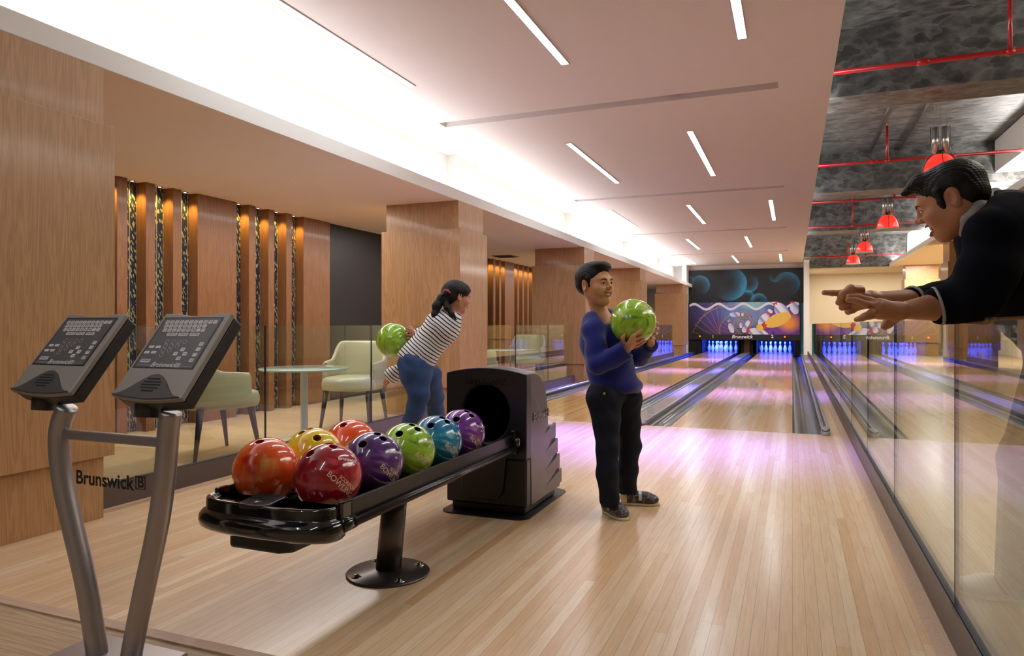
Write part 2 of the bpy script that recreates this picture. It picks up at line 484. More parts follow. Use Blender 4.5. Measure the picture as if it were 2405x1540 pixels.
# pillars clad in oak
def pillar(x0, x1, y0, y1, top, label, z1=0.305, z2=1.945, g='oak clad pillars', mat=None):
    mat = mat or m_oak
    t = empty('oak_pillar', (0, 0, 0), 0, label, 'pillar', g)
    B().box(x0, x1, y0, y1, 0, z1).build('base_panel', mat, t)
    B().box(x0 - 0.035, x1 + 0.035, y0 - 0.04, y1 + 0.035, z1 + 0.004, z2 - 0.004).build('main_panel', mat, t, 0.002)
    B().box(x0, x1, y0, y1, z2, top).build('top_panel', mat, t)
    return t
pillar(-4.03, -3.172, 1.85, 2.46, SOF, 'large oak veneer pillar at the left edge, beside the two scoring keypads')
pillar(-4.03, -3.172, 6.43, 7.04, SOF, 'oak veneer pillar directly behind the bending girl')
pillar(-4.03, -3.172, 11.08, 11.69, SOF, 'oak veneer pillar just left of the head of the boy')
pillar(-4.03, -3.172, 15.60, 16.21, SOF, 'oak veneer pillar seen just right of the head of the boy')
pillar(-4.02, -3.172, 22.30, 22.98, SOF, 'narrow looking oak veneer pillar beside lane 1, next to the black bubble mural')
pillar(3.24, 4.12, 24.5, 25.1, 2.79, 'honey oak pillar at the far end, above the wrists of the man', 0.4, 2.35, 'oak pillars of the right hall')
pillar(3.20, 4.10, 17.8, 18.5, 2.79, 'honey oak pillar half hidden behind the chest and arm of the man', 0.4, 2.35, 'oak pillars of the right hall')

# wall fins
fins = [(4.284,4.385),(4.573,4.669),(4.866,4.963),(5.156,5.668),(5.846,5.944),(6.145,6.24),(6.438,6.531),(6.738,7.245)]
ordn = ['first','second','third','fourth','fifth','sixth','seventh','last']
def fin(y0, y1, lab, g):
    o = B().box(-5.48, -5.36, y0, y1, 0, SOF).build('wall_fin', m_oakd, None, 0.002)
    tag(o, lab, 'wall fin', g)
fin(3.3, 4.10, 'wide brown wood panel mostly hidden behind the left edge pillar', 'wood fins behind the front lounge')
for i, (a, c) in enumerate(fins):
    wide = 'wide flat' if c - a > 0.3 else 'slim'
    fin(a, c, '%s brown wood fin behind the front lounge, %s one right of the edge pillar' % (wide, ordn[i]), 'wood fins behind the front lounge')
fin(11.4, 12.12, 'wide brown wood fin behind the second lounge, touching the pillar behind the girl', 'wood fins behind the second lounge')
for i, (a, c) in enumerate(fins[1:]):
    wide = 'wide flat' if c - a > 0.3 else 'slim'
    fin(a + 7.812, c + 7.812, '%s amber lit wood fin behind the second lounge, %s in its row' % (wide, ordn[i + 1]), 'wood fins behind the second lounge')
o = B().box(-5.48, -5.40, 7.25, 11.38, 0, SOF).build('black_wall_panel', m_black)
tag(o, 'large plain black wall panel between the wood fins and the pillar behind the girl', 'wall panel')
m_spotlens = emit('spot_lens', (1.0, 0.86, 0.6, 1), 12.0)
m_chrome = plain('chrome', lin(205,205,208), 0.12, 1.0, 0.01)
for i, y in enumerate(FIN_GAPS):
    t = empty('recessed_spotlight', (-5.42, y, SOF), 0, 'tiny warm spotlight above the %s wallpaper gap of the %s lounge' % ((ordn[i], 'front') if i < 8 else (ordn[i - 8], 'second')), 'spotlight', 'small spotlights above the wallpaper gaps')
    B().lathe([(0.0, -0.004), (0.016, -0.004)], seg=16).build('lens', m_spotlens, t)
    B().lathe([(0.016, -0.001), (0.017, -0.007), (0.024, -0.005), (0.026, -0.001)], seg=20).build('ring', m_chrome, t)
# vent in the soffit
t = empty('ceiling_vent', (-4.95, 12.0, SOF), 0, 'small square air vent in the lounge soffit above the second row of chairs', 'vent')
m_vent = plain('vent_metal', lin(120,110,102), 0.5)
b = B(); b.box(-.2, .2, -.2, .2, -.012, -.002); b.build('frame', m_vent, t, 0.004)
b = B()
for k in range(8): b.box(-.17, .17, -.165 + k*.044, -.150 + k*.044, -.018, -.011)
b.build('louvre', m_gasket, t)

# ceiling strip lights
m_strip = emit('strip_diffuser', (0.84, 0.93, 1.0, 1), STRIP_E)
m_frame = plain('strip_frame', lin(210,206,204), 0.5)
rows = [(-1.75, (-2.28, -0.98)), (2.80, (-2.95, -1.61, -0.323)), (7.35, (-2.28, -0.98)), (11.88, (-2.95, -1.61, -0.323)), (16.60, (-2.28, -0.98)), (21.15, (-2.95, -1.61, -0.323))]
side = {-2.95: 'left', -1.61: 'middle', -0.323: 'right', -2.28: 'left', -0.98: 'right'}
rown = ['behind the viewer', 'in the nearest row above the ball rack', 'in the second row', 'in the third row', 'in the fourth row', 'in the row nearest the bubble mural']
first = None
for ri, (y0, xs) in enumerate(rows):
    for x in xs:
        lab = 'white LED strip light, the %s one %s' % (side[x], rown[ri])
        if first is None:
            first = empty('strip_light', (x, y0, CEIL), 0, lab, 'ceiling light', 'LED strips in the white ceiling')
            B().box(-0.028, 0.028, 0.0, 2.30, -0.006, -0.002).build('diffuser', m_strip, first)
            b = B(); b.box(-0.036, -0.028, -0.01, 2.31, -0.008, 0); b.box(0.028, 0.036, -0.01, 2.31, -0.008, 0)
            b.box(-0.036, 0.036, -0.01, 0, -0.008, 0); b.box(-0.036, 0.036, 2.30, 2.31, -0.008, 0)
            b.build('frame', m_frame, first)
        else: dup(first, (x, y0, CEIL), 0, lab)

# glass railings
def railing(x, panes, label, base_x, side, h=0.95, kick=0.125):
    t = empty('glass_railing', (0, 0, 0), 0, label, 'glass railing')
    for a, c in panes: B().box(x - 0.005, x + 0.005, a + 0.004, c - 0.004, kick - 0.02, h).build('glass_pane', m_glass, t)
    for a, c in panes[:-1]: B().box(x - 0.0055, x + 0.0055, c - 0.004, c + 0.004, kick, h).build('joint', m_gasket, t)
    a, c = panes[0][0], panes[-1][1]
    B().box(base_x, x - side * 0.012, a, c, 0, kick).build('kick_plate', m_bronze, t) if side > 0 else B().box(x + 0.012, base_x, a, c, 0, kick).build('kick_plate', m_bronze, t)
    B().box(x - 0.011, x + 0.020, a, c, kick - 0.03, kick + 0.004).build('gasket', m_gasket, t)
    return t
railing(-3.325, [(2.46, 3.78), (3.78, 5.068), (5.068, 6.35)], 'clear glass railing in front of the green chairs, from edge pillar to girl', -3.302, -1)
railing(-3.325, [(7.04, 8.403), (8.403, 9.70), (9.70, 10.97)], 'clear glass railing behind the hood, fronting the second row of chairs', -3.302, -1)
railing(-3.325, [(11.75, 13.0), (13.0, 14.3), (14.3, 15.55)], 'short run of glass railing hidden mostly behind the boy', -3.302, -1)
railing(-3.325, [(16.25, 17.38), (17.38, 19.3), (19.3, 21.28)], 'farthest left glass railing, beside the ball the boy holds, reflecting blue pins', -3.302, -1)
railing(0.460, [(0.9, 2.454), (2.454, 3.805), (3.805, 5.106), (5.106, 6.442), (6.442, 7.869), (7.869, 10.03), (10.03, 12.5), (12.5, 15.0), (15.0, 17.5), (17.5, 20.0), (20.0, 23.9)],
        'long glass railing on the right that mirrors the lanes, with the man leaning over it', 0.44, 1, h=0.975, kick=0.115)

# ================================================================ LANES
def lane(x0, x1, label, name='bowling_lane'):
    t = empty(name, (0, 0, 0), 0, label, 'bowling lane', 'bowling lanes')
    B().box(x0, x1, FOUL, 26.0, -0.08, 0.0).build('lane_bed', m_lane, t)
    w = x1 - x0
    for k in range(7):
        x = x0 + w * (k + 1) / 8.0; y = 10.9 + 0.9 * (1 - abs(k - 3) / 3.0)
        B().prism([(x - .016, y), (x + .016, y), (x, y + .15)], 0.0004, 0.0010).build('lane_arrow', m_dartm, t)
    for k in (0, 1, 2, 4, 5, 6):
        x = x0 + w * (k + 1) / 8.0
        B().lathe([(0, 0.001), (0.011, 0.001), (0.011, 0.0004)], (x, 8.6, 0), 10).build('lane_dot', m_dartm, t)
    return t
m_dartm = plain('dart_inlay', lin(70,44,28), 0.3)
lane(-2.83, -1.76, 'glossy wooden bowling lane running under number 1, left of the two')
lane(-1.066, 0.0, 'glossy wooden bowling lane running under number 2, right of the two')
def gutter(x0, x1, label):
    b = B(); cx, r = (x0 + x1) / 2, (x1 - x0) / 2; K = 14
    pts = [(cx - r * math.cos(PI * k / K), -0.075 * math.sin(PI * k / K) - 0.004) for k in range(K + 1)]
    ny = 40
    vs_ = [(p[0], FOUL + (24.3 - FOUL) * j / ny, p[1]) for j in range(ny + 1) for p in pts]
    fs_ = [(j*(K+1)+i, j*(K+1)+i+1, (j+1)*(K+1)+i+1, (j+1)*(K+1)+i) for j in range(ny) for i in range(K)]
    b.add(vs_, fs_, True)
    b.add([(p[0], FOUL, p[1]) for p in pts], [tuple(range(K + 1))])
    o = b.build('lane_gutter', m_gutter); tag(o, label, 'gutter', 'lane gutters'); return o
gutter(-3.065, -2.83, 'dark grey gutter along the left side of the left lane')
gutter(-1.76, -1.525, 'dark grey gutter between the left lane and the centre capping')
gutter(-1.30, -1.066, 'dark grey gutter between the centre capping and the right lane')
gutter(0.0, 0.235, 'dark grey gutter nearest the long glass railing on the right')
# centre capping with folded bumper rails
t = empty('division_capping', (0, 0, 0), 0, 'long flat grey capping strip between lanes 1 and 2', 'lane capping')
B().box(-1.498, -1.327, FOUL + 0.02, 24.3, -0.08, 0.022).build('cover_board', m_greycap, t, 0.004)
for x in (-1.511, -1.314):
    B().box(x - 0.012, x + 0.012, FOUL + 0.12, 24.3, -0.05, 0.034).build('bumper_rail', m_silver, t, 0.004)
m_redplas = plain('dark_red_plastic', lin(110, 14, 40), 0.4)
B().box(-1.335, -1.304, FOUL - 0.035, FOUL + 0.02, -0.01, 0.018).build('end_foot', m_redplas, t, 0.004)
B().prism([(-1.523, FOUL + 0.12), (-1.50, FOUL), (-1.33, FOUL - 0.03), (-1.302, FOUL + 0.12)], -0.05, 0.024).build('end_plate', m_greycap, t, 0.003)
# right edge bumper rail with its rounded nose
t = empty('bumper_rail', (0, 0, 0), 0, 'long grey metal bumper rail with rounded nose at the right edge of lane 2', 'bumper rail')
b = B(); b.box(0.238, 0.262, FOUL, 24.3, -0.05, 0.044); b.box(0.283, 0.300, FOUL, 24.3, -0.05, 0.044); b.build('side_rail', m_silver, t, 0.006)
B().box(0.262, 0.283, FOUL, 24.3, -0.05, 0.026).build('channel', m_gutter, t)
m_nose = plain('nose_plastic', lin(168,170,174), 0.3, 0.3)
nose = [(0.232, FOUL + 0.14), (0.232, FOUL)] + [(0.269 - 0.037 * math.cos(a), FOUL - 0.045 * math.sin(a)) for a in [PI * k / 8 for k in range(1, 8)]] + [(0.306, FOUL), (0.306, FOUL + 0.14)]
B().prism(nose, 0.0, 0.030, smooth=True).build('nose_base', m_nose, t, 0.004)
nose2 = [(0.269 + (x - 0.269) * 0.93, y + 0.012) for x, y in nose]
B().prism(nose2, 0.030, 0.060, smooth=True).build('nose_cap', m_silver, t, 0.010, 3)
B().box(0.258, 0.280, FOUL - 0.005, FOUL + 0.07, 0.058, 0.064).build('latch', m_nose, t, 0.003)
# left edge rail of lane 1
t = empty('bumper_rail', (0, 0, 0), 0, 'bright silver bumper rail at the left edge of lane 1, below the glass railing', 'bumper rail')
B().tube([(-3.10, FOUL + 0.05, 0.020), (-3.10, 24.3, 0.020)], 0.028, 16).build('rail_tube', m_silver, t)
B().box(-3.135, -3.07, FOUL, 24.3, -0.08, 0.004).build('channel', m_gutter, t)
B().box(-3.300, -3.137, FOUL, 24.3, -0.02, 0.012).build('side_board', m_greycap, t)
# beige board right of lane 2
o = B().box(0.303, 0.385, FOUL, 24.3, -0.05, 0.0).build('lane_side_board', m_edge); tag(o, 'narrow beige board between the bumper rail and the right glass railing', 'side board')

# ================================================================ FAR END: mural, masking panel, pins
def mural_mat():
    n = N('bubble_mural'); X = n.xyz()
    col = None
    bubbles = [(-2.93, 2.29, .34, 0.5, 0.5, .9), (-3.25, 2.45, .15, .6, .3, .5), (-1.96, 2.32, .56, 1.0, -.25, 1.25), (-1.35, 2.33, .31, .5, -.8, .8),
               (-1.40, 1.86, .24, .5, .6, .7), (-1.03, 1.72, .27, -.1, 1, .9), (-.17, 2.27, .40, .6, .75, .8), (-.52, 2.55, .2, 0, -.8, .5)]
    tot = 0.0
    for bx, bz, r, dx, dz, a in bubbles:
        px = n.math('SUBTRACT', X[0], bx); pz = n.math('SUBTRACT', X[2], bz)
        d = n.math('SQRT', n.math('ADD', n.math('MULTIPLY', px, px), n.math('MULTIPLY', pz, pz)))
        q = n.math('DIVIDE', d, r)
        inside = n.math('LESS_THAN', q, 1.0)
        l = math.hypot(dx, dz)
        dirn = n.math('ADD', n.math('MULTIPLY', px, dx / l / r), n.math('MULTIPLY', pz, dz / l / r))
        g = n.math('MULTIPLY', n.math('POWER', n.math('MAXIMUM', n.math('MULTIPLY_ADD', dirn, 0.6, 0.40), 0.0), 1.7), n.math('POWER', q, 1.5))
        tot = n.math('ADD', tot, n.math('MULTIPLY', n.math('MULTIPLY', g, inside), a))
    base = n.mix(n.math('MULTIPLY', n.noise(n.obj(), 1.2, 2), 0.6), lin(14, 16, 22), lin(30, 29, 30))
    c = n.mix(n.math('MULTIPLY', tot, 1.0, clamp=True), base, lin(52, 140, 180))
    n.set(c, 0.5); return n.m
t = B().box(-3.295, 0.335, 24.42, 24.46, 1.66, 2.80).build('bubble_mural', mural_mat())
tag(t, 'black mural with glowing cyan bubbles above the bowling artwork', 'mural')

YB = 24.30
def AX(px): return -3.25 + (px - 135) * 0.0021030
def AZ(py): return 1.69 - (py - 705) * 0.0021766
def A(px, py, k=0): return (AX(px), YB - 0.0012 * k, AZ(py))
def art_bg():
    n = N('art_background'); X = n.xyz()
    def rad(px, py, sx, sz):
        a = n.math('DIVIDE', n.math('SUBTRACT', X[0], AX(px)), sx); c = n.math('DIVIDE', n.math('SUBTRACT', X[2], AZ(py)), sz)
        return n.math('SUBTRACT', 1.0, n.math('SQRT', n.math('ADD', n.math('MULTIPLY', a, a), n.math('MULTIPLY', c, c))), clamp=True)
    c = n.mix(rad(520, 860, .95, .75), lin(36, 34, 44), lin(84, 74, 158))
    c = n.mix(n.math('MULTIPLY', rad(700, 1120, .8, .5), 0.8, clamp=True), c, lin(104, 62, 150))
    c = n.mix(n.math('MULTIPLY', rad(1010, 800, 1.0, .85), 1.9, clamp=True), c, lin(84, 132, 214))
    c = n.mix(n.math('MULTIPLY', rad(1080, 705, .55, .28), 1.6, clamp=True), c, lin(120, 200, 215))
    c = n.mix(n.math('MULTIPLY', rad(1560, 720, .45, .3), 1.6, clamp=True), c, lin(46, 34, 40))
    st = n.n('ShaderNodeTexVoronoi', feature='F1'); n.put(st.inputs['Vector'], n.scale(n.obj(), (22, 1, 22))); st.inputs['Scale'].default_value = 1.0
    stars = n.math('MULTIPLY', n.math('LESS_THAN', st.outputs['Distance'], 0.10), n.math('GREATER_THAN', rad(420, 760, 1.0, .45), 0.1))
    c = n.mix(stars, c, lin(225, 225, 250)); n.set(c, 0.4, coat=0.3); return n.m
mk = empty('masking_unit', (0, 0, 0), 0, 'wide bowling artwork panel with lane numbers hanging above the blue lit pins', 'masking panel')
B().box(-3.29, 0.265, YB + .004, YB + .06, 0.445, 1.70).build('frame', m_black, mk, 0.004)
B().box(AX(135), AX(1785), YB, YB + .01, AZ(1192), AZ(700)).build('artwork', art_bg(), mk)
m_gold = plain('gold_print', lin(196, 158, 82), 0.5, 0, 0)
b = B()
X0, X1, Z0, Z1 = AX(136), AX(1784), AZ(1191), AZ(701)
def clipline(p, q):
    (x0, z0), (x1, z1) = p, q; t0, t1 = 0.0, 1.0; dx, dz = x1 - x0, z1 - z0
    for pp, qq in ((-dx, x0 - X0), (dx, X1 - x0), (-dz, z0 - Z0), (dz, Z1 - z0)):
        if abs(pp) < 1e-12:
            if qq < 0: return None
        else:
            r = qq / pp
            if pp < 0: t0 = max(t0, r)
            else: t1 = min(t1, r)
    if t0 >= t1: return None
    return (x0 + dx*t0, z0 + dz*t0), (x0 + dx*t1, z0 + dz*t1)
def line(b, p, q, w, k):
    c = clipline(p, q)
    if not c: return
    (x0, z0), (x1, z1) = c; L = math.hypot(x1 - x0, z1 - z0)
    if L < 1e-4: return
    ox, oz = -(z1 - z0) / L * w / 2, (x1 - x0) / L * w / 2; y = YB - 0.0012 * k
    b.quad((x0 + ox, y, z0 + oz), (x0 - ox, y, z0 - oz), (x1 - ox, y, z1 - oz), (x1 + ox, y, z1 + oz))
for i in range(34):
    ang = i * 0.200; s = 0.085 * (1.083 ** i); cx, cz = AX(985 + i * 1.2 - max(0, i - 22) * 16), AZ(965 + i * .8)
    R = [(cx + s * 1.25 * math.cos(ang + j * PI / 2), cz + s * 0.95 * math.sin(ang + j * PI / 2)) for j in range(4)]
    for j in range(4): line(b, R[j], R[(j + 1) % 4], 0.0075, 1)
for rr, w in ((0.17, .010), (0.24, .008)):
    P = [(AX(985) + rr * 1.1 * math.cos(a), AZ(975) + rr * 1.05 * math.sin(a)) for a in [2 * PI * k / 40 for k in range(41)]]
    for j in range(40): line(b, P[j], P[j + 1], w, 2)
b.build('gold_lines', m_gold, mk)
# wavy ribbon
b = B(); pr = None; vs_ = []
for i in range(121):
    px = 136 + i * (1640 / 120.0); py = 765 + 42 * math.sin((px - 136) / 378.0 * 2 * PI + 3.5) if px < 1300 else 765 + 42 * math.sin((px - 136) / 378.0 * 2 * PI + 3.5)
    vs_ += [A(px, py - 19, 3), A(px, py + 19, 3)]
b.add(vs_, [(2*i, 2*i+1, 2*i+3, 2*i+2) for i in range(120)])
b.build('wave_ribbon', plain('ribbon_white', lin(226, 222, 236), 0.5, 0, 0), mk)
# printed ball
def disc(b, px, py, r, k, seg=48, sx=1.0, a0=0):
    cx, cz = AX(px), AZ(py); P = []
    for i in range(seg):
        a = 2 * PI * i / seg; ex, ez = r * sx * math.cos(a), r * math.sin(a)
        x = cx + ex * math.cos(a0) - ez * math.sin(a0); z = cz + ex * math.sin(a0) + ez * math.cos(a0)
        P.append((min(max(x, X0), X1), YB - .0012 * k, min(max(z, Z0), Z1)))
    b.add(P, [tuple(reversed(range(seg)))])
n = N('printed_ball'); X = n.xyz()
a_ = n.math('DIVIDE', n.math('SUBTRACT', X[0], AX(1640)), .42); c_ = n.math('DIVIDE', n.math('SUBTRACT', X[2], AZ(1020)), .34)
rr_ = n.math('SUBTRACT', 1.0, n.math('SQRT', n.math('ADD', n.math('MULTIPLY', a_, a_), n.math('MULTIPLY', c_, c_))), clamp=True)
n.set(n.mix(n.math('MULTIPLY', rr_, 1.5, clamp=True), lin(112, 58, 150), lin(240, 150, 70)), 0.5)
b = B(); disc(b, 1580, 1090, 0.63, 4); b.build('printed_ball', n.m, mk)
b = B(); disc(b, 1340, 1080, .045, 5, 16, .7, .5); disc(b, 1405, 1165, .05, 5, 16, .7, .5); disc(b, 1410, 1065, .03, 5, 16, 1.4)
b.build('printed_holes', plain('print_navy', lin(40, 36, 84), 0.5, 0, 0), mk)
# printed pins: outline polygon, base at origin, pointing +v
PINO = [(.0, .5), (.07, .49), (.11, .45), (.115, .40), (.085, .33), (.075, .28), (.10, .20), (.16, .08), (.19, -.05), (.19, -.18), (.16, -.32), (.11, -.44), (.08, -.5), (0, -.5)]
def print_pin(b, bn, px, py, L, ang, k, wide=1.0):
    cx, cz = AX(px), AZ(py); O = [(x * wide, y) for x, y in PINO] + [(-x * wide, y) for x, y in reversed(PINO[1:-1])]
    ca, sa = math.cos(ang), math.sin(ang)
    def T(x, y): return (min(max(cx + (x * ca - y * sa) * L, X0), X1), YB - .0012 * k, min(max(cz + (x * sa + y * ca) * L, Z0), Z1))
    # triangle strips across the outline (left/right pairs) keep the silhouette exact
    R = [(x * wide, y) for x, y in PINO]
    for i in range(len(R) - 1):
        (x0, y0), (x1, y1) = R[i], R[i + 1]
        b.add([T(-x0, y0), T(x0, y0), T(x1, y1), T(-x1, y1)], [(0, 3, 2, 1)])
    hw = .078 * wide
    zz = [(-hw, .33), (hw, .33), (hw * 1.35, .2), (hw * .45, .25), (0, .18), (-hw * .45, .25), (-hw * 1.35, .2)]
    bn.add([tuple(Vector(T(x, y)) - Vector((0, .0008, 0))) for x, y in zz], [tuple(reversed(range(len(zz))))])
n = N('printed_pin'); X = n.xyz()
g1 = n.math('FRACT', n.math('ADD', n.math('MULTIPLY', X[0], 2.9), n.math('MULTIPLY', X[2], 2.2)))
n.set(n.ramp(g1, [(0, lin(236, 234, 246)), (.45, lin(222, 220, 240)), (.8, lin(120, 128, 205)), (1, lin(225, 222, 240))]), 0.5)
m_ppin = n.m; m_pred = plain('print_red', lin(205, 52, 56), 0.5, 0, 0); m_pyel = plain('print_yellow', lin(236, 190, 84), 0.5, 0, 0)
bn = B()
for px, py, L, ang, k in ((865, 888, .44, -PI/2, 3), (775, 1065, .46, .28, 3), (930, 1035, .26, -.05, 3), (1035, 1010, .34, -.45, 3)):
    b = B(); print_pin(b, bn, px, py, L, ang, k); b.build('printed_pin', m_ppin, mk)
for px, py, L, ang, k, w in ((1290, 935, .62, -.62, 6, 1.2), (1500, 800, .78, .62, 6.2, 1.3), (1140, 1165, .85, 1.25, 7, 1.1), (1700, 770, .52, .3, 6.1, 1.3)):
    b = B(); print_pin(b, bn, px, py, L, ang, k, w); b.build('printed_pin', m_ppin, mk)
by = B(); print_pin(by, bn, 1410, 1000, 1.12, 2.0, 7.5, .95); by.build('printed_yellow_pin', m_pyel, mk)
bn.build('printed_neck_bands', m_pred, mk)
m_wtxt = plain('white_lettering', lin(240, 240, 244), 0.5, 0, 0)
def wall_text(s, px, py, size, bold=0, shear=0, k=2, sp=1.0):
    return text_on(B(), s, frame((AX(px), YB - .002 * k, AZ(py)), (1, 0, 0), (0, 0, 1)), size, bold=bold, shear=shear, spacing=sp)
wall_text('Brunswick', 943, 1228, 0.155, .004, 0.25).build('brand_lettering', m_wtxt, mk)
wall_text('1', 503, 1226, 0.14, .004).build('lane_number', m_wtxt, mk)
wall_text('2', 1392, 1222, 0.14, .004).build('lane_number', m_wtxt, mk)
m_red_on = emit('red_lamp', (1.0, 0.06, 0.01, 1), 5.0); m_red_off = plain('dim_red_lamp', lin(110, 20, 20), 0.4)
for px, m in ((298, m_red_on), (340, m_red_off), (1572, m_red_on), (1617, m_red_off)):
    B().lathe([(0.024 if m is m_red_on else .016, 0), (0.02, 0.006), (0, 0.010)], seg=16, M=frame((AX(px), YB - .002, AZ(1223)), (1, 0, 0), (0, 0, 1))).build('indicator_lamp', m, mk)

# pinsetter housing: black kickbacks, curtain
ph = empty('pinsetter_housing', (0, 0, 0), 0, 'black pit housing around the pin decks under the artwork panel', 'pinsetter')
for q in ((-3.29, -2.88, 24.37, 24.42, -.08, .45), (0.06, 0.24, 24.37, 24.42, 0.0, .45), (-1.60, -1.22, 24.635, 24.66, -.08, .60)): B().box(*q).build('front_cheek', m_dark, ph)
for x in (-2.90, -1.70, -1.13, 0.06): B().box(x, x + .02, 24.665, 26.5, -.08, .95).build('kickback', m_dark, ph)
B().box(-3.29, 0.33, 26.5, 26.55, -.1, 1.6).build('pit_curtain', m_dark, ph)
B().box(-3.29, 0.33, 24.6, 26.5, 0.95, 1.0).build('lid', m_dark, ph)
B().box(-1.50, -1.33, 24.60, 24.63, 0.0, .45).build('centre_post', veneer('post_wood', lin(96, 66, 50), lin(60, 40, 30), .5), ph)
m_cy = plain('cyan_light_paint', lin(60, 190, 210), 0.5, 0, .05)  # cyan light on the wall beside the panel, put into the base colour
B().box(0.245, 0.33, 24.47, 24.49, 0.0, 1.66).build('painted_cyan_glow', m_cy, ph)
for x in (-2.80, -1.03): B().box(x, x + .03, 24.66, 24.68, .15, .36).build('painted_cyan_glow', m_cy, ph)  # two small pit glows, likewise only coloured

m_pin = plain('pin_white', lin(240, 240, 244), 0.25, 0, .01, coat=.4)
m_pinred = plain('pin_neck_red', lin(170, 20, 40), 0.3, 0, .02)
PROF = [(0, 0), (.026, 0), (.029, .004), (.036, .02), (.045, .05), (.0535, .083), (.0605, .114), (.0578, .149), (.0495, .184), (.0395, .214), (.0285, .245), (.0237, .27), (.0228, .288), (.0245, .314), (.0305, .335), (.0323, .343), (.0300, .360), (.022, .373), (.010, .380), (0, .381)]
pin0 = None
def pinpos(cx):
    r = []
    for row in range(4):
        for k in range(row + 1): r.append((cx + (k - row / 2) * .3048, 24.92 + row * .264, row))
    return r
rn = ['head pin at the front', 'second row', 'third row', 'back row']
for cx, ln in ((-.533, 'the right lane'), (-2.295, 'the left lane')):
    for k, (x, y, row) in enumerate(pinpos(cx)):
        sd = '' if row == 0 else (', %s of its row' % (['left', 'right'] if row == 1 else ['left', 'middle', 'right'] if row == 2 else ['far left', 'inner left', 'inner right', 'far right'])[k - row * (row + 1) // 2])
        lab = 'blue lit white bowling pin on %s, %s%s' % (ln, rn[row], sd)
        if pin0 is None:
            pin0 = empty('bowling_pin', (x, y, 0), 0, lab, 'bowling pin', 'bowling pins under blue light')
            B().lathe(PROF, seg=28).build('pin_body', m_pin, pin0)
            b = B(); b.lathe([(.0262, .262), (.0245, .270), (.0240, .275)], seg=28); b.lathe([(.0233, .283), (.0236, .290), (.0243, .297)], seg=28); b.build('neck_stripe', m_pinred, pin0)
        else: dup(pin0, (x, y, 0), 0, lab)

# ================================================================ PENDANTS AND PIPES
m_redsh = N('red_shade'); m_redsh.set(lin(214, 30, 26), 0.25, coat=0.5)
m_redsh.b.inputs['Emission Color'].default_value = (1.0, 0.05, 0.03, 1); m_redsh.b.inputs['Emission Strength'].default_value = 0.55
m_redsh = m_redsh.m
m_bulb = emit('lamp_light', (1.0, 0.98, 0.96, 1), 14.0)
m_whitein = plain('shade_inside_white', lin(236, 234, 236), 0.6, 0, 0)
m_alu = plain('aluminium_tube', lin(196, 190, 182), 0.25, 0.8, 0.02)
m_wire = plain('steel_wire', lin(120, 116, 110), 0.3, 0.8, 0.02)
def pendant(loc, lab):
    t = empty('pendant_lamp', loc, 0, lab, 'pendant lamp', 'red pendant lamps')
    B().lathe([(.060, .235), (.085, .222), (.118, .185), (.142, .135), (.157, .08), (.164, .03), (.166, .012), (.160, .012), (.151, .08), (.136, .133), (.112, .180), (.080, .216), (.055, .230)], seg=40).build('shade', m_redsh, t)
    B().lathe([(.166, .014), (.182, .002), (.183, -.004), (.176, -.004), (.160, .010)], seg=40).build('rim', m_whitein, t)
    B().lathe([(0, .055), (.15, .03), (.155, .02), (0, .02)], seg=32).build('diffuser', m_bulb, t)
    B().lathe([(0, .232), (.045, .232), (.042, .275), (0, .275)], seg=24).build('lamp_holder', m_gasket, t)
    for sx in (-.045, .045):
        B().lathe([(0, 0), (.034, 0), (.034, .27), (0, .27)], (sx, 0, .262), 24).build('ballast_tube', m_alu, t)
    for sx in (-1, 1):
        B().tube([(sx * .09, 0, .54), (sx * .092, 0, .30), (sx * .10, 0, .255), (sx * .135, 0, .20), (sx * .165, 0, .12), (sx * .178, 0, .02)], .004, 8).build('bracket', m_wire, t)
    B().tube([(0, -.07, .262), (0, -.122, .20), (0, -.152, .13), (0, -.170, .02)], .0035, 8).build('bracket', m_gasket, t)
    for sx in (-.06, .0, .06): B().tube([(sx, 0, .53), (sx * .6, 0, 3.80 - loc[2])], .0022, 6).build('suspension_wire', m_wire, t)
    return t
p0 = pendant((1.47, 8.65, 2.54), 'red pendant lamp directly above the head of the man, largest of the four')
dup(p0, (1.47, 13.1, 2.54), 0, 'red pendant lamp left of the face of the man, second largest')
dup(p0, (1.47, 17.1, 2.54), 0, 'red pendant lamp, third from the front, up and right of the smallest one')
dup(p0, (1.47, 20.2, 2.54), 0, 'red pendant lamp, smallest and lowest in the picture')
m_pipe = plain('red_pipe_paint', lin(178, 20, 30), 0.3, 0, .03, coat=.4)
m_brass = plain('sprinkler_brass', lin(196, 160, 110), 0.3, .8, .02)
def pipe(y, z, x1, vert, lab, heads=()):
    t = empty('sprinkler_pipe', (0, y, z), 0, lab, 'sprinkler pipe', 'red sprinkler pipes')
    B().tube([(-.6, 0, 0), (x1, 0, 0)], .021, 16).build('main_pipe', m_pipe, t)
    for x in (1.0, 1.9): 
        if x < x1: B().lathe([(.021, -.045), (.029, -.04), (.029, .04), (.021, .045)], seg=16, M=Matrix.Translation((x, 0, 0)) @ Matrix.Rotation(PI/2, 4, 'Y')).build('coupling', m_pipe, t)
    for x, h in vert:
        B().tube([(x, 0, 0), (x, 0, h)], .016, 14).build('riser', m_pipe, t)
        B().lathe([(0, -.03), (.032, -.03), (.032, .03), (0, .03)], seg=16, M=Matrix.Translation((x, 0, 0)) @ Matrix.Rotation(PI/2, 4, 'Y')).build('tee_joint', m_pipe, t)
        if h < .6:
            B().lathe([(.010, 0), (.010, .02), (.004, .03), (.018, .045), (0, .047)], (x, 0, h), 14).build('sprinkler_head', m_brass, t)
    return t
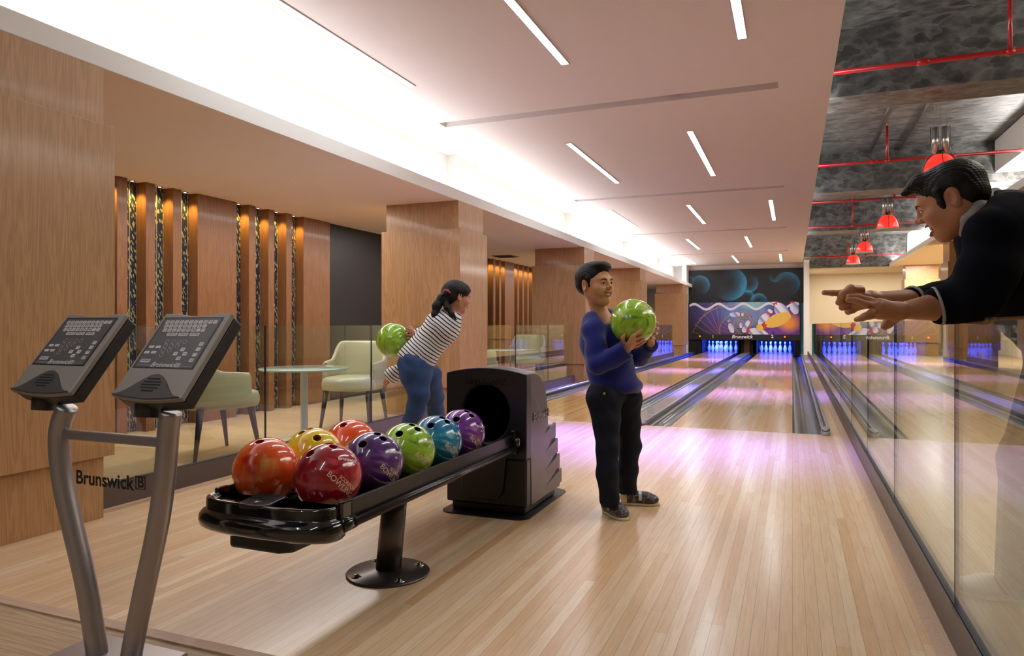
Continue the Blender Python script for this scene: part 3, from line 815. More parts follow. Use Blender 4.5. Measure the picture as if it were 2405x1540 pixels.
pipe(6.6, 3.12, 3.2, [(1.60, .66)], 'red sprinkler pipe nearest the viewer, high in the top right corner')
pipe(10.4, 3.12, 3.2, [(1.16, .46)], 'red sprinkler pipe passing just above the head of the man')
pipe(13.5, 3.12, 3.2, [(1.62, .30)], 'red sprinkler pipe at the height of the forehead of the man')
pipe(16.97, 3.12, 3.2, [(1.22, .58)], 'red sprinkler pipe at the height of the nose of the man')
pipe(24.0, 3.08, 3.2, [(1.6, .45), (2.1, .7)], 'red sprinkler pipe farthest away, beside the smallest pendant lamp')
for x in (1.16, 1.60):
    o = B().tube([(x, 8.0, 3.77), (x, 12.78, 3.77)], .018, 10).build('conduit', m_wire)
    tag(o, 'grey metal conduit on the dark slab, %s one of the pair' % ('left' if x < 1.4 else 'right'), 'conduit', 'grey conduits')

# ================================================================ LOUNGE FURNITURE
m_leather = plain('sage_leather', lin(194, 190, 158), 0.42, 0, .03, 3.0, coat=.2)
m_leg = plain('dark_wood_leg', lin(52, 38, 48), 0.4, 0, .05)
def chair(loc, rz, lab):
    t = empty('tub_chair', loc, rz, lab, 'chair', 'sage green tub chairs')
    # shell: U-shaped wall, open at local -Y
    S = 33; prof = []; vs_ = []
    for i in range(S):
        u = -1 + 2 * i / (S - 1)
        a = u * math.radians(128)
        e = 2.6
        cx = .29 * math.copysign(abs(math.sin(a)) ** (2 / e), math.sin(a)); cy = .27 * math.copysign(abs(math.cos(a)) ** (2 / e), math.cos(a))
        k = min(1, max(0, (abs(u) - .33) / .30)); k = k * k * (3 - 2 * k)
        top = .795 - k * .175 - max(0, abs(u) - .63) * .06
        out = Vector((cx, cy)); nrm = Vector((math.sin(a), math.cos(a))).normalized(); th = .060 - .012 * abs(u)
        fl = .035 * (1 - k)                               # back leans out a little
        def q(off, z, lean=0): p = out - nrm * off + nrm * lean; return (p.x, p.y, z)
        vs_ += [q(.012, .36), q(0, .40), q(-.002, .50, fl * .4), q(0, top - .03, fl), q(.010, top - .004, fl), q(th * .5, top + .006, fl), q(th - .008, top - .004, fl), q(th, top - .03, fl), q(th + .004, .52, fl * .3), q(th + .01, .40)]
    m = 10
    fs_ = [(i*m+j, i*m+(j+1) % m, (i+1)*m+(j+1) % m, (i+1)*m+j) for i in range(S - 1) for j in range(m)]
    fs_ += [tuple(range(m)), tuple(reversed(range((S-1)*m, S*m)))]
    o = B().add(vs_, fs_, True).build('shell', m_leather, t)
    md = o.modifiers.new('sub', 'SUBSURF'); md.levels = 1; md.render_levels = 1
    # seat cushion
    b = B(); out = []
    for i in range(40):
        a = 2 * PI * i / 40; e = 3.2
        out.append((.262 * math.copysign(abs(math.cos(a)) ** (2/e), math.cos(a)), -.045 + .275 * math.copysign(abs(math.sin(a)) ** (2/e), math.sin(a))))
    lay = [(.86, .345), (.97, .352), (1.0, .38), (1.0, .42), (.97, .455), (.86, .468), (.4, .474), (.0, .475)]
    vs_ = []
    for sc, z in lay: vs_ += [(x * sc, y * sc, z) for x, y in out]
    fs_ = [(j*40+i, j*40+(i+1) % 40, (j+1)*40+(i+1) % 40, (j+1)*40+i) for j in range(len(lay) - 1) for i in range(40)]
    fs_.append(tuple(reversed(range(40))))
    b.add(vs_, fs_, True); b.build('seat', m_leather, t)
    for sx in (-1, 1):
        for sy in (-1, 1):
            top = Vector((sx * .20, sy * .19 - .01, .36)); bot = Vector((sx * .235, sy * .25 - .01, 0))
            B().tube([bot, bot.lerp(top, .5), top], [.014, .021, .030], 4).build('leg', m_leg, t)
    return t
c0 = chair((-4.00, 3.97, 0), 2.85, 'sage green tub chair behind the right keypad, near side of the front table')
dup(c0, (-3.87, 5.62, 0), math.radians(14), 'sage green tub chair facing us behind the front table, left of the girl')
dup(c0, (-4.00, 8.58, 0), 2.85, 'sage green tub chair cut off by the right edge of the pillar behind the girl')
dup(c0, (-3.90, 10.35, 0), math.radians(10), 'sage green tub chair above the ball return hood, beside the farther table')
m_tabglass = plain('frosted_table_glass', lin(198, 222, 216), 0.12, 0, .01, coat=.6)
m_tabmetal = plain('white_metal', lin(226, 230, 232), 0.35, 0.1, .01)
def table(loc, lab):
    t = empty('cafe_table', loc, 0, lab, 'table', 'round glass tables')
    B().lathe([(0, .590), (.350, .590), (.357, .596), (.357, .602), (.350, .606), (0, .606)], seg=64).build('table_top', m_tabglass, t)
    B().lathe([(.030, .014), (.030, .575), (.12, .583), (.12, .590), (0, .590)], seg=32).build('column', m_tabmetal, t)
    B().lathe([(0, 0), (.24, 0), (.24, .006), (.20, .012), (.04, .020), (0, .020)], seg=48).build('base', m_tabmetal, t)
    return t
t0 = table((-3.70, 4.66, 0), 'round glass topped table on a white column behind the yellow ball')
dup(t0, (-3.70, 9.25, 0), 0, 'round glass table on a white column seen above the ball return hood')

# ================================================================ BALL RETURN
m_gloss = plain('gloss_black_plastic', lin(14, 13, 15), 0.10, 0, 0, coat=.8)
m_satin = plain('satin_black_plastic', lin(30, 28, 32), 0.32, 0.1, .03, 40)
m_hoodside = plain('graphite_plastic', lin(108, 98, 108), 0.30, 0.45, .03, 40)
m_post = plain('pewter_metal', lin(96, 88, 86), 0.30, 0.7, .03, 40)
rk = empty('ball_rack', (0, 0, 0), 0, 'long black bowling ball rack on a single steel post, loaded with coloured balls', 'ball rack')
XC = -1.535
def outline(hw, yb, yf, ex=2.5, n=40):
    P = [(XC - hw, yb)]
    for k in range(n + 1):
        a = PI + PI * k / n
        P.append((XC + hw * math.copysign(abs(math.cos(a)) ** (2/ex), math.cos(a)), yb - .02 + (yb - .02 - yf) * -abs(math.sin(a)) ** (2/ex)))
    P.append((XC + hw, yb)); return P
def tier(b, rows, yb, yf, ex=2.5):
    m = None; vs_ = []
    for hw, z, ins in rows:
        P = outline(hw, yb, yf + ins, ex); m = len(P); vs_ += [(x, y, z) for x, y in P]
    K = len(rows); fs_ = [(j*m+i, j*m+(i+1) % m, (j+1)*m+(i+1) % m, (j+1)*m+i) for j in range(K-1) for i in range(m)]
    fs_ += [tuple(reversed(range(m))), tuple(range((K-1)*m, K*m))]
    b.add(vs_, fs_, True)
b = B(); tier(b, [(.24, .298, .05), (.257, .302, .02), (.267, .314, .004), (.270, .331, 0), (.267, .348, .004), (.257, .360, .014), (.249, .364, .022), (.246, .368, .025), (.246, .394, .026), (.243, .401, .029), (.236, .403, .035), (.228, .398, .045), (.222, .391, .050)], 1.79, 1.665)
o = b.build('end_tray', m_gloss, rk); 
for p in o.data.polygons: 
    if len(p.vertices) > 8: p.use_smooth = False
for sx in (-1, 1):
    b = B(); x0, x1 = sorted((XC + sx * .236, XC + sx * .256)); b.box(x0, x1, 1.79, 1.845, .325, .414); b.build('corner_cap', m_gloss, rk, .008, 3)
    b = B(); b.tube([(XC + sx * .253, 1.785, .340), (XC + sx * .253, 1.85, .340)], .023, 20); b.build('corner_cap', m_gloss, rk)
B().prism([(XC - .17 + .02, 1.76), (XC - .13, 1.73), (XC + .06, 1.73), (XC + .10, 1.76), (XC + .10, 1.86), (XC - .15, 1.86)], .246, .302).build('lower_housing', m_satin, rk, .012, 3)
# side panels, tubes, inner rails
for sx in (-1, 1):
    x = XC + sx * .244
    B().box(min(x, x + sx * .012), max(x, x + sx * .012), 1.84, 3.232, .345, .411).build('side_panel', m_satin, rk, .003)
    B().tube([(XC + sx * .266, 1.84, .342), (XC + sx * .266, 3.20, .342)], .015, 18).build('side_tube', plain('satin_steel_tube', lin(70, 66, 68), .25, .7, .02) if sx > 0 else m_satin, rk)
    B().box(XC + sx * .258 - .012, XC + sx * .258 + .012, 3.195, 3.234, .315, .435).build('end_bracket', m_gloss, rk, .006, 3)
B().lathe([(0, 0), (.020, 0), (.024, .006), (.022, .016), (.014, .020), (0, .020)], seg=24, M=frame((XC + .275, 3.19, .380), (0, 1, 0), (0, 0, 1))).build('knob', m_gloss, rk)
for x in (-1.723, -1.607, -1.463, -1.347):
    B().tube([(x, 1.84, .351), (x, 3.23, .351)], .012, 12).build('ball_rail', m_satin, rk)
B().box(XC - .242, XC + .242, 1.90, 3.232, .316, .333).build('bed_plate', m_satin, rk, .004)
for y in (1.98, 2.42, 2.90): B().box(XC - .24, XC + .24, y, y + .03, .333, .342).build('cross_bar', m_satin, rk)
# speaker pod on the tray
pod = [(-.055, -.045), (-.045, -.058), (.0, -.064), (.045, -.058), (.055, -.045), (.060, .03), (.05, .052), (.0, .058), (-.05, .052), (-.06, .03)]
Mp = frame((XC - .012, 1.750, .396), (1, 0.06, 0), (0, 1, 0.06))
po = B().prism(pod, -.004, .012, Mp, True).build('speaker_pod', m_satin, rk, .005, 3)
for k in range(5): B().box(-.038 + k * .001, .038 - k * .001, -.004 + k * .0115, .002 + k * .0115, .0115, .0128, Mp).build('speaker_slot', m_dark, po)
B().lathe([(0, .0125), (.016, .0125), (.016, .0118)], (0, -.032, 0), 24, Mp).build('logo_button', m_gasket, po)
text_on(B(), 'B', Mp @ Matrix.Translation((0, -.032, .0131)), .018, bold=.0006).build('logo_mark', m_wtxt, po)
# post
lean0, lean1 = Vector((-1.446, 2.321, .010)), Vector((-1.46, 2.40, .319))
B().tube([lean0, lean1], .049, 40).build('post', m_post, rk)
bp = B().lathe([(0, 0), (.158, 0), (.160, .004), (.156, .008), (.07, .014), (.052, .020), (0, .020)], (-1.446, 2.321, 0), 64).build('base_disc', m_post, rk)
for a in (.9, 2.5, 4.1, 5.6):
    B().lathe([(.020, .008), (.020, .011), (.011, .012), (.010, .018), (0, .019)], (-1.446 + .128 * math.cos(a), 2.321 + .128 * math.sin(a), 0), 16).build('bolt', m_chrome, bp)

# hood
hd = empty('ball_return_hood', (-1.445, 3.5, 0), 0, 'big black ball return machine with round dark mouth behind the rack', 'ball return')
HX0, HX1 = -.22, .22
prof = [(-.20, .045), (-.20, .690), (-.17, .722), (-.10, .722), (-.03, .700), (.03, .655), (.07, .600), (.09, .535), (.10, .41), (.20, .40), (.27, .06), (.26, .045)]
def sect(f, x):     # cross section at fraction
    return x
b = B()
K = 12; vs_ = []
for i in range(K + 1):
    u = -1 + 2 * i / K; arch = .028 * (1 - u * u) - .012
    for (y, z) in prof:
        w = .212 + .016 * max(0, (.45 - z)) / .45
        vs_.append((u * w, y, z + (arch if z > .5 else 0)))
m = len(prof)
fs_ = [(i*m+j, (i+1)*m+j, (i+1)*m+(j+1) % m, i*m+(j+1) % m) for i in range(K) for j in range(m)]
fs_ += [tuple(range(m)), tuple(reversed(range(K*m, (K+1)*m)))]
fs_ = [tuple(reversed(f)) for f in fs_]
o = b.add(vs_, fs_, False).build('housing', m_hoodside, hd, .006, 2)
# front bezel with round opening
n_ = 64; oc = (0.0, .505); R_ = .128
b = B(); inner = [(oc[0] + R_ * math.cos(2*PI*k/n_), oc[1] + R_ * 1.12 * math.sin(2*PI*k/n_)) for k in range(n_)]
outer = []
def front_top(x): return .722 + .028 * (1 - (x / .218) ** 2) - .012
for k in range(n_):
    a = 2*PI*k/n_; dx, dz = math.cos(a), math.sin(a)
    hw = .222; t1 = hw / abs(dx) if abs(dx) > 1e-6 else 9
    t2 = ((.725 if dz > 0 else .285) - oc[1]) / dz if abs(dz) > 1e-6 else 9
    t = min(t1, t2); x = dx * t; z = oc[1] + dz * t
    if dz > 0 and t == t2: z = front_top(x)
    outer.append((x, z))
vs_ = [(x, -.262, z) for x, z in outer] + [(x * 1.06, -.262, oc[1] + (z - oc[1]) * 1.06) for x, z in inner] + [(x, -.250, z) for x, z in inner] + [(x, -.195, z) for x, z in inner] + [(x, -.195, z) for x, z in outer]
fs_ = []
for r in range(4): fs_ += [(r*n_+k, r*n_+(k+1) % n_, (r+1)*n_+(k+1) % n_, (r+1)*n_+k) for k in range(n_)]
fs_ += [(4*n_+k, 4*n_+(k+1) % n_, (k+1) % n_, k) for k in range(n_)]
b.add(vs_, fs_, False).build('front_bezel', m_satin, hd, .004, 2)
B().lathe([(0, 0), (R_ * 1.15, 0)], seg=48, M=frame((0, -.203, .505), (1, 0, 0), (0, 0, 1))).build('mouth_shade_disc', m_dark, hd)  # black disc closing the mouth, stands for the dark of the ball tunnel
B().box(-.222, .222, -.262, -.20, .045, .285).build('lower_front', m_satin, hd, .010, 3)
B().prism([(-.13, .30), (-.13, .12), (-.09, .075), (.07, .075), (.10, .12), (.12, .30)], 0, .022, frame((0, -.262, 0), (1, 0, 0), (0, 0, 1))).build('front_pocket', m_satin, hd, .006, 2)
B().box(-.200, .205, -.24, .235, .006, .046).build('plinth', m_satin, hd, .008)
rr = .07; P = []
for cx, cy, a0 in ((.245, -.33, -PI/2), (.245, .37, 0), (-.235, .37, PI/2), (-.235, -.33, PI)):
    sx, sy = (1 if cx > 0 else -1), (1 if cy > 0 else -1)
    P += [(cx - sx * rr + rr * math.cos(a0 + k * PI / 16), cy - sy * rr + rr * math.sin(a0 + k * PI / 16)) for k in range(9)]
B().prism(P, 0, .006).build('floor_plate', m_satin, hd)
for k, (zt, yr) in enumerate(((.415, .185), (.325, .212), (.235, .238), (.150, .262))):
    zf = zt - .085; y0 = -.145 + k * .012; w0 = .214 + .016 * max(0, .45 - zt) / .45
    b = B(); v = [(w0 - .004, y0, zf), (w0 - .004, yr, zt), (w0 + .011, yr + .004, zt), (w0 + .009, yr + .010, zt - .080), (w0 - .004, yr + .012, zt - .090), (w0 - .004, y0 + .02, zf - .012)]
    b.add(v, [(0, 2, 1), (0, 3, 2), (1, 2, 3, 4), (0, 5, 3), (5, 4, 3), (0, 1, 4, 5)]).build('side_rib', m_hoodside, hd, .002)
m_embsilver = plain('embossed_silver', lin(150, 144, 148), 0.25, .6, .02)
text_on(B(), 'Brunswick', frame((.2170, -.030, .480), (0, 1, 0), (0, 0, 1)), .060, bold=.001, shear=.2, depth=.003).build('side_lettering', m_embsilver, hd)
text_on(B(), 'Brunswick', frame((0, -.264, .668), (1, 0, 0), (0, 0, 1)), .055, bold=.001, shear=.2, depth=.002).build('front_lettering', m_gloss, hd)

# ================================================================ SCORING KEYPADS
m_kbody = plain('keypad_grey', lin(146, 138, 132), 0.42, 0.1, .03, 60)
m_kdark = plain('keypad_dark', lin(66, 62, 62), 0.45, 0, .03, 60)
m_kback = plain('keypad_black', lin(30, 29, 32), 0.38, 0, .03, 60)
m_kscr = plain('keypad_overlay', lin(84, 82, 84), 0.35, 0, .02)
m_kkey = plain('keypad_print_white', lin(206, 204, 202), 0.4, 0, 0)
m_tube = plain('pewter_tube', lin(168, 160, 158), 0.33, 0.7, .03, 60)
KW, KH = .2565, .292
KBL = Vector((-1.746, 1.377, .7626)); KOFF = .423; KY = 1.425
tl = .8967
ks = empty('scoring_console', (0, 0, 0), 0, 'twin keypad scoring console on two curved grey metal legs', 'scoring console')
def keypad(o):
    M = frame(o, (1, 0, 0), (0, math.cos(tl), math.sin(tl)))
    P = []                                     # face outline, bulged bottom, dipped top
    for k in range(13): u = k / 12; P.append((KW * u, -.012 * math.sin(PI * u)))
    P.append((KW, KH))
    for k in range(1, 12): u = 1 - k / 12; P.append((KW * u, KH - .010 * max(0, math.sin(PI * min(1, max(0, (u - .12) / .76)))) ** 2))
    P.append((0, KH))
    body = B().prism(P, -.016, 0, M).build('keypad_face', m_kbody, ks, .004, 3)
    P2 = [(x * .985 + .002, y * .985 + .002) for x, y in P]
    B().prism(P2, -.058, -.0165, M).build('keypad_back', m_kback, ks, .006, 3)
    x0, x1, y0, y1 = .065 * KW, .90 * KW, .33 * KH, .925 * KH
    B().box(x0 - .006, x1 + .006, y0 - .004, y1 + .006, -.001, .0006, M).build('bezel', m_kback, body)
    ov = B().box(x0, x1, y0, y1, 0, .0012, M).build('key_overlay', m_kscr, body)
    kb = B(); tx = B(); Z1, Z2 = .0012, .0018
    def key(cx, cy, w, h, s=None, ts=.008, sk=.0):
        c = .0018; pts = [(cx - w/2 + c, cy - h/2), (cx + w/2 - c, cy - h/2), (cx + w/2, cy - h/2 + c), (cx + w/2, cy + h/2 - c), (cx + w/2 - c, cy + h/2), (cx - w/2 + c, cy + h/2), (cx - w/2, cy + h/2 - c), (cx - w/2, cy - h/2 + c)]
        kb.prism(pts, Z1, Z2, M)
        if s: text_on(tx, s, M @ Matrix.Translation((cx, cy, Z2 + .0003)), ts, shear=.2, bold=.0002)
    gx = lambda u: x0 + (x1 - x0) * u; gy = lambda v: y0 + (y1 - y0) * v
    for r, (row, st) in enumerate((('QWERTYUIOP', .075), ('ASDFGHJKL', .10), ('ZXCVBNM.?', .12))):
        for i, ch in enumerate(row + ('<' if r == 0 else '')): key(gx(st + i * .0855), gy(.925 - r * .085), .0148, .0125, ch, .011)
    for cx, s, w in ((.30, 'DELETE', .040), (.50, 'SPACE', .036), (.70, 'ENTER', .036)): key(gx(cx), gy(.665), w, .011, s, .009)
    for r, nn in enumerate((4, 3, 2, 1)):
        for i in range(nn):
            c = (gx(.30 + i * .105 + r * .015), gy(.51 - r * .088))
            for k_ in range(16): 
                a0, a1 = 2*PI*k_/16, 2*PI*(k_+1)/16; ra, rb = .0072, .0062
                kb.quad(*[M @ Vector((c[0] + r_ * math.cos(a), c[1] + r_ * math.sin(a), Z2)) for r_, a in ((rb, a0), (ra, a0), (ra, a1), (rb, a1))])
            text_on(tx, '/', M @ Matrix.Translation((c[0], c[1], Z2)), .012, bold=.0006)
    for cx, cy in ((.08, .40), (.20, .40), (.06, .29), (.18, .29)): key(gx(cx), gy(cy), .019, .009, '--', .008)
    key(gx(.13), gy(.12), .036, .012, 'SERVICE', .008)
    for cx, cy, s in ((.66, .36, '^'), (.58, .27, '<'), (.74, .27, '>'), (.68, .18, 'v'), (.92, .47, '+'), (.92, .37, '/'), (.92, .26, '*'), (.92, .15, 'O')): key(gx(cx), gy(cy), .0155, .0125, s, .012)
    kb.build('key_print', m_kkey, ov); tx.build('key_legend', m_kscr, ov)
    lb = B(); text_on(lb, 'Brunswick', M @ Matrix.Translation((gx(.50), gy(.045), Z2)), .023, bold=.0004, shear=.25)
    for q in ((gx(.04), gx(.29)), (gx(.80), gx(.97))): lb.box(q[0], q[1], gy(.03), gy(.03) + .0008, Z1, Z2, M)
    text_on(lb, 'B', M @ Matrix.Translation((gx(.755), gy(.045), Z2)), .018, bold=.0003)
    for q in ((-.0075, -.0070, -.0075, .0075), (.0070, .0075, -.0075, .0075), (-.0075, .0075, -.0075, -.0070), (-.0075, .0075, .0070, .0075)): lb.box(gx(.755) + q[0], gx(.755) + q[1], gy(.045) + q[2], gy(.045) + q[3], Z1, Z2, M)
    lb.build('brand_print', m_kkey, ov)
    # speaker dome
    D = [(0.004, 0.002)]
    for k in range(17):
        u = k / 16; D.append((KW * (.02 + .96 * u), .002 - .010 * math.sin(PI * u)))
    for k in range(25):
        u = 1 - k / 24; w = (1 - math.cos(2 * PI * min(1, max(0, u)))) / 2; D.append((KW * (.03 + .94 * u), .003 + .068 * w ** 1.1))
    dm = B().prism(D, .0, .006, M).build('speaker_dome', m_kdark, body, .003, 2)
    for k in range(5):
        w = .034 * math.sqrt(max(.2, 1 - ((k - 2) / 2.6) ** 2)); cy = .014 + k * .0095
        B().box(KW * .5 - w, KW * .5 + w, cy, cy + .0045, .0058, .0066, M).build('speaker_slot', m_dark, dm)
    # neck collar under the housing
    B().tube([(o[0] + .083, KY - .004, .700), (o[0] + .083, KY + .004, .760)], [.032, .036], 24).build('neck_collar', m_kback, body)
keypad(KBL); keypad(KBL - Vector((KOFF, 0, 0)))
def onY(u, v, Y):
    a = (u - 1202.5) / FPX; zc = Y / (a * SY + CY); return Vector((zc * (a * CY - SY), Y, EYE - (v - 762) * zc / FPX))
def smooth_path(P, n=6):
    Q = []
    P = [P[0] * 2 - P[1]] + P + [P[-1] * 2 - P[-2]]
    for i in range(1, len(P) - 2):
        for k in range(n):
            t = k / n; a, b_, c, d = P[i-1], P[i], P[i+1], P[i+2]
            Q.append(.5 * ((2*b_) + (-a + c)*t + (2*a - 5*b_ + 4*c - d)*t*t + (-a + 3*b_ - 3*c + d)*t**3))
    Q.append(P[-2]); return Q
rp = [onY(u, v, KY) for u, v in ((402, 968), (396, 1010), (392, 1060), (385, 1140), (368, 1250), (338, 1390), (310, 1530))]; rp.append(rp[-1] + Vector((0, 0, -.02)))
lp = [onY(u, v, KY) for u, v in ((158, 955), (143, 995), (139, 1040), (146, 1120), (168, 1225), (202, 1370), (228, 1530))]; lp.append(lp[-1] + Vector((0, 0, -.02)))
for P in (rp, lp): P[-1].z = .002; 
B().tube(smooth_path(rp), .0285, 24).build('leg', m_tube, ks)
B().tube(smooth_path(lp), .0285, 24).build('leg', m_tube, ks)
a_, c_ = onY(148, 1020, KY), onY(378, 1036, KY)
b = B(); b.box(a_.x, c_.x, KY - .010, KY + .010, (a_.z + c_.z) / 2 - .014, (a_.z + c_.z) / 2 + .014); b.build('cross_bar', m_tube, ks, .004)
B().box(-1.98, -1.62, KY - .10, KY + .10, 0, .010).build('base_plate', m_tube, ks, .004)
m_acr = glass_mat('clear_acrylic', (.97, .97, .97, 1), .7)
pl = [onY(u, v, KY + .03) for u, v in ((165, 1140), (360, 1165), (338, 1330), (300, 1500), (240, 1490), (205, 1340))]
pl2 = [(p.x, p.z) for p in [onY(u, v, KY) for u, v in ((150, 1045), (378, 1055), (372, 1180), (348, 1300), (322, 1420), (232, 1420), (205, 1330), (172, 1210))]]
pan = B().prism(list(reversed(pl2)), -.003, .0, frame((0, KY + .004, 0), (1, 0, 0), (0, 0, 1))).build('clear_panel', m_acr, ks)
L0, L1 = onY(178, 1116, KY), onY(314, 1137, KY)
cw = (L1.x - L0.x)
Mt = frame(((L0.x + L1.x) / 2, KY - .001, (L0.z + L1.z) / 2 - .002), (1, 0, 0), (0, 0, 1))
m_ink = plain('black_ink', lin(26, 22, 24), .4, 0, 0)
v_, f_ = text_mesh('Brunswick', .045, bold=.0012); wd_ = max(p.x for p in v_) - min(p.x for p in v_); sc_ = cw / wd_
B().add([Mt @ (p * sc_) for p in v_], f_).build('brand_lettering', m_ink, ks)
L2 = onY(331, 1133, KY)
b = B(); Mq = frame((L2.x, KY - .001, L2.z), (1, 0, 0), (0, 0, 1)); h_ = .019
for q in ((-h_, -h_ + .003, -h_, h_), (h_ - .003, h_, -h_, h_), (-h_, h_, -h_, -h_ + .003), (-h_, h_, h_ - .003, h_)): b.box(q[0], q[1], q[2], q[3], 0, .001, Mq)
text_on(b, 'B', Mq, .044, bold=.001); b.build('logo_mark', m_ink, ks)

# ================================================================ BOWLING BALLS
RB = 0.1105
def make_ball_mesh():
    b = B(); 
    bm = bmesh.new(); bmesh.ops.create_icosphere(bm, subdivisions=5, radius=RB)
    me = bpy.data.meshes.new('ball'); bm.to_mesh(me); bm.free()
    o = bpy.data.objects.new('ball_tmp', me); COL.objects.link(o)
    cut = B()
    for d, r in ((Vector((.16, .13, 1)), .0135), (Vector((-.16, .13, 1)), .0135), (Vector((0, -.62, 1)), .015)):
        d = d.normalized(); q = d.to_track_quat('Z', 'Y').to_matrix().to_4x4()
        cut.lathe([(0, RB - .045), (r, RB - .045), (r, RB - .0012), (r + .004, RB + .01), (0, RB + .01)], seg=28, M=q)
    c = cut.build('cut_tmp', m_dark)
    md = o.modifiers.new('b', 'BOOLEAN'); md.object = c; md.operation = 'DIFFERENCE'; md.solver = 'EXACT'
    dg = bpy.context.evaluated_depsgraph_get(); dg.update()
    me2 = bpy.data.meshes.new_from_object(o.evaluated_get(dg))
    bpy.data.objects.remove(o); bpy.data.objects.remove(c)
    me2.materials.clear()
    hole = []
    for p in me2.polygons:
        r = p.center.length; ins = r < RB - .0025 or abs(p.normal.normalized().dot(p.center.normalized())) < .8
        p.use_smooth = not ins; p.material_index = 1 if ins else 0
    return me2
ball_me = make_ball_mesh()
def ball_mat(name, c1, c2, c3, sc=9.0, dist=2.2):
    n = N(name); v = n.obj()
    w = n.noise(v, sc * .5, 2, .5, 0, 1)
    mm = n.n('ShaderNodeVectorMath', operation='MULTIPLY_ADD'); n.put(mm.inputs[0], w); mm.inputs[1].default_value = (.16, .16, .16); n.put(mm.inputs[2], v)
    f = n.noise(mm.outputs[0], sc, 2, .45, dist)
    n.set(n.ramp(f, [(.30, c3), (.44, c1), (.56, c1), (.70, c2)]), .18, 0, .5, .9, .04)
    return n.m
def sphere_text(b, s, size, lat, lon, roll=0, bold=.0004):
    """flat lettering laid on to the sphere around direction (lat, lon)"""
    v, f = text_mesh(s, size, bold=bold)
    Q = Matrix.Rotation(lon, 4, 'Z') @ Matrix.Rotation(-lat, 4, 'Y')
    out = []
    cr, sr = math.cos(roll), math.sin(roll)
    for p in v:
        x, y = p.x * cr - p.y * sr, p.x * sr + p.y * cr
        th, ph = x / RB, y / RB
        d = Vector((math.cos(ph) * math.cos(th), math.cos(ph) * math.sin(th), math.sin(ph)))
        out.append(Q @ (d * (RB + .0004)))
    b.add(out, f)
m_ballink = plain('ball_engraving', lin(236, 214, 180), .4, 0, 0)
m_balltxt = plain('ball_print_white', lin(240, 232, 236), .4, 0, 0)
bs1 = B(); sphere_text(bs1, 'BOWLING', .026, .10, 0, -.9, .0002); sphere_text(bs1, 'SCORPION', .016, .10, .22, -.9, .0002)
me_t1 = bs1.build('t', m_ballink).data; 
bs2 = B(); sphere_text(bs2, 'Brunswick', .017, .75, .55, -.6, .0004); sphere_text(bs2, '14', .012, .62, .35, -.6)
me_t2 = bs2.build('t', m_balltxt).data
for o in [o for o in COL.objects if o.name in ('t', 't.001')]: bpy.data.objects.remove(o)
def ball(loc, rot, mat, label, group=None, hole=None, ink=True):
    me = ball_me.copy(); me.materials.append(mat); me.materials.append(hole or m_dark)
    o = bpy.data.objects.new('bowling_ball', me); COL.objects.link(o)
    o.location = loc; o.rotation_euler = rot
    tag(o, label, 'bowling ball', group)
    if ink:
        for nm, m_ in (('engraved_logo', me_t1), ('printed_brand', me_t2)):
            c = bpy.data.objects.new(nm, m_); COL.objects.link(c); c.parent = o
    return o
mo = ball_mat('orange_ball', lin(244, 92, 26), lin(255, 176, 96), lin(222, 44, 24), 7)
mo2 = ball_mat('orange_red_ball', lin(244, 84, 30), lin(250, 160, 90), lin(230, 50, 30), 8)
my = ball_mat('yellow_ball', lin(250, 212, 6), lin(255, 240, 110), lin(236, 176, 0), 8)
mr = ball_mat('crimson_ball', lin(168, 16, 40), lin(208, 70, 84), lin(120, 6, 26), 6)
mp = ball_mat('violet_ball', lin(88, 48, 120), lin(146, 108, 176), lin(50, 22, 76), 6)
mg = ball_mat('lime_ball', lin(158, 200, 50), lin(204, 230, 112), lin(84, 140, 44), 8, 3.5)
mb = ball_mat('azure_ball', lin(10, 124, 170), lin(120, 196, 220), lin(6, 84, 130), 6)
mp2 = ball_mat('purple_ball', lin(120, 52, 146), lin(176, 120, 200), lin(78, 24, 104), 6)
GR = 'bowling balls on the rack'
ZB = .4600
mh = lambda n_, c: plain(n_, c, .5, 0, 0)
ball((-1.666, 1.900, ZB), (-.25, -.15, .5), mo, 'orange bowling ball at the front left end of the rack', GR, mh('hole_red', lin(190, 40, 20)), ink=False)
ball((-1.664, 2.150, ZB), (.1, -.3, 1.2), my, 'yellow bowling ball behind the front orange one', GR, mh('hole_ochre', lin(170, 120, 10)), ink=False)
ball((-1.666, 2.390, ZB), (-.1, -.2, .4), mo2, 'orange bowling ball at the back of the left row, beyond the yellow one', GR, mh('hole_red2', lin(190, 40, 20)), ink=False)
ball((-1.407, 1.892, ZB), (.10, .18, -.55), mr, 'crimson red bowling ball at the front right of the rack', GR, mh('hole_crimson', lin(190, 30, 50)))
ball((-1.405, 2.150, ZB), (.12, .42, -.35), mp, 'dark violet bowling ball right behind the crimson one', GR)
ball((-1.405, 2.392, ZB), (.10, .42, -.35), mg, 'lime green marbled bowling ball in the middle of the right row', GR)
ball((-1.405, 2.634, ZB), (.08, .46, -.35), mb, 'blue bowling ball between the lime one and the purple one on the rack', GR)
ball((-1.405, 2.876, ZB), (.12, .5, -.35), mp2, 'purple bowling ball at the back of the rack, nearest the machine mouth', GR)
BOYBALL = at(1487, 756, 3.37)
def brot(z, x):
    z = Vector(z).normalized(); x = Vector(x); x = (x - z * x.dot(z)).normalized()
    return Matrix((x, z.cross(x), z)).transposed().to_euler()
mg2 = ball_mat('lime_marble_ball', lin(150, 196, 44), lin(200, 228, 110), lin(70, 130, 40), 7, 4.5)
ball(BOYBALL, brot((CY * .8 - SY * .5, SY * .8 + CY * .5, -.2), (SY * .8, -CY * .8, .9)), mg2, 'lime green bowling ball held in both hands of the boy', None, ink=True)
GIRLBALL = at(924, 799, 4.46)
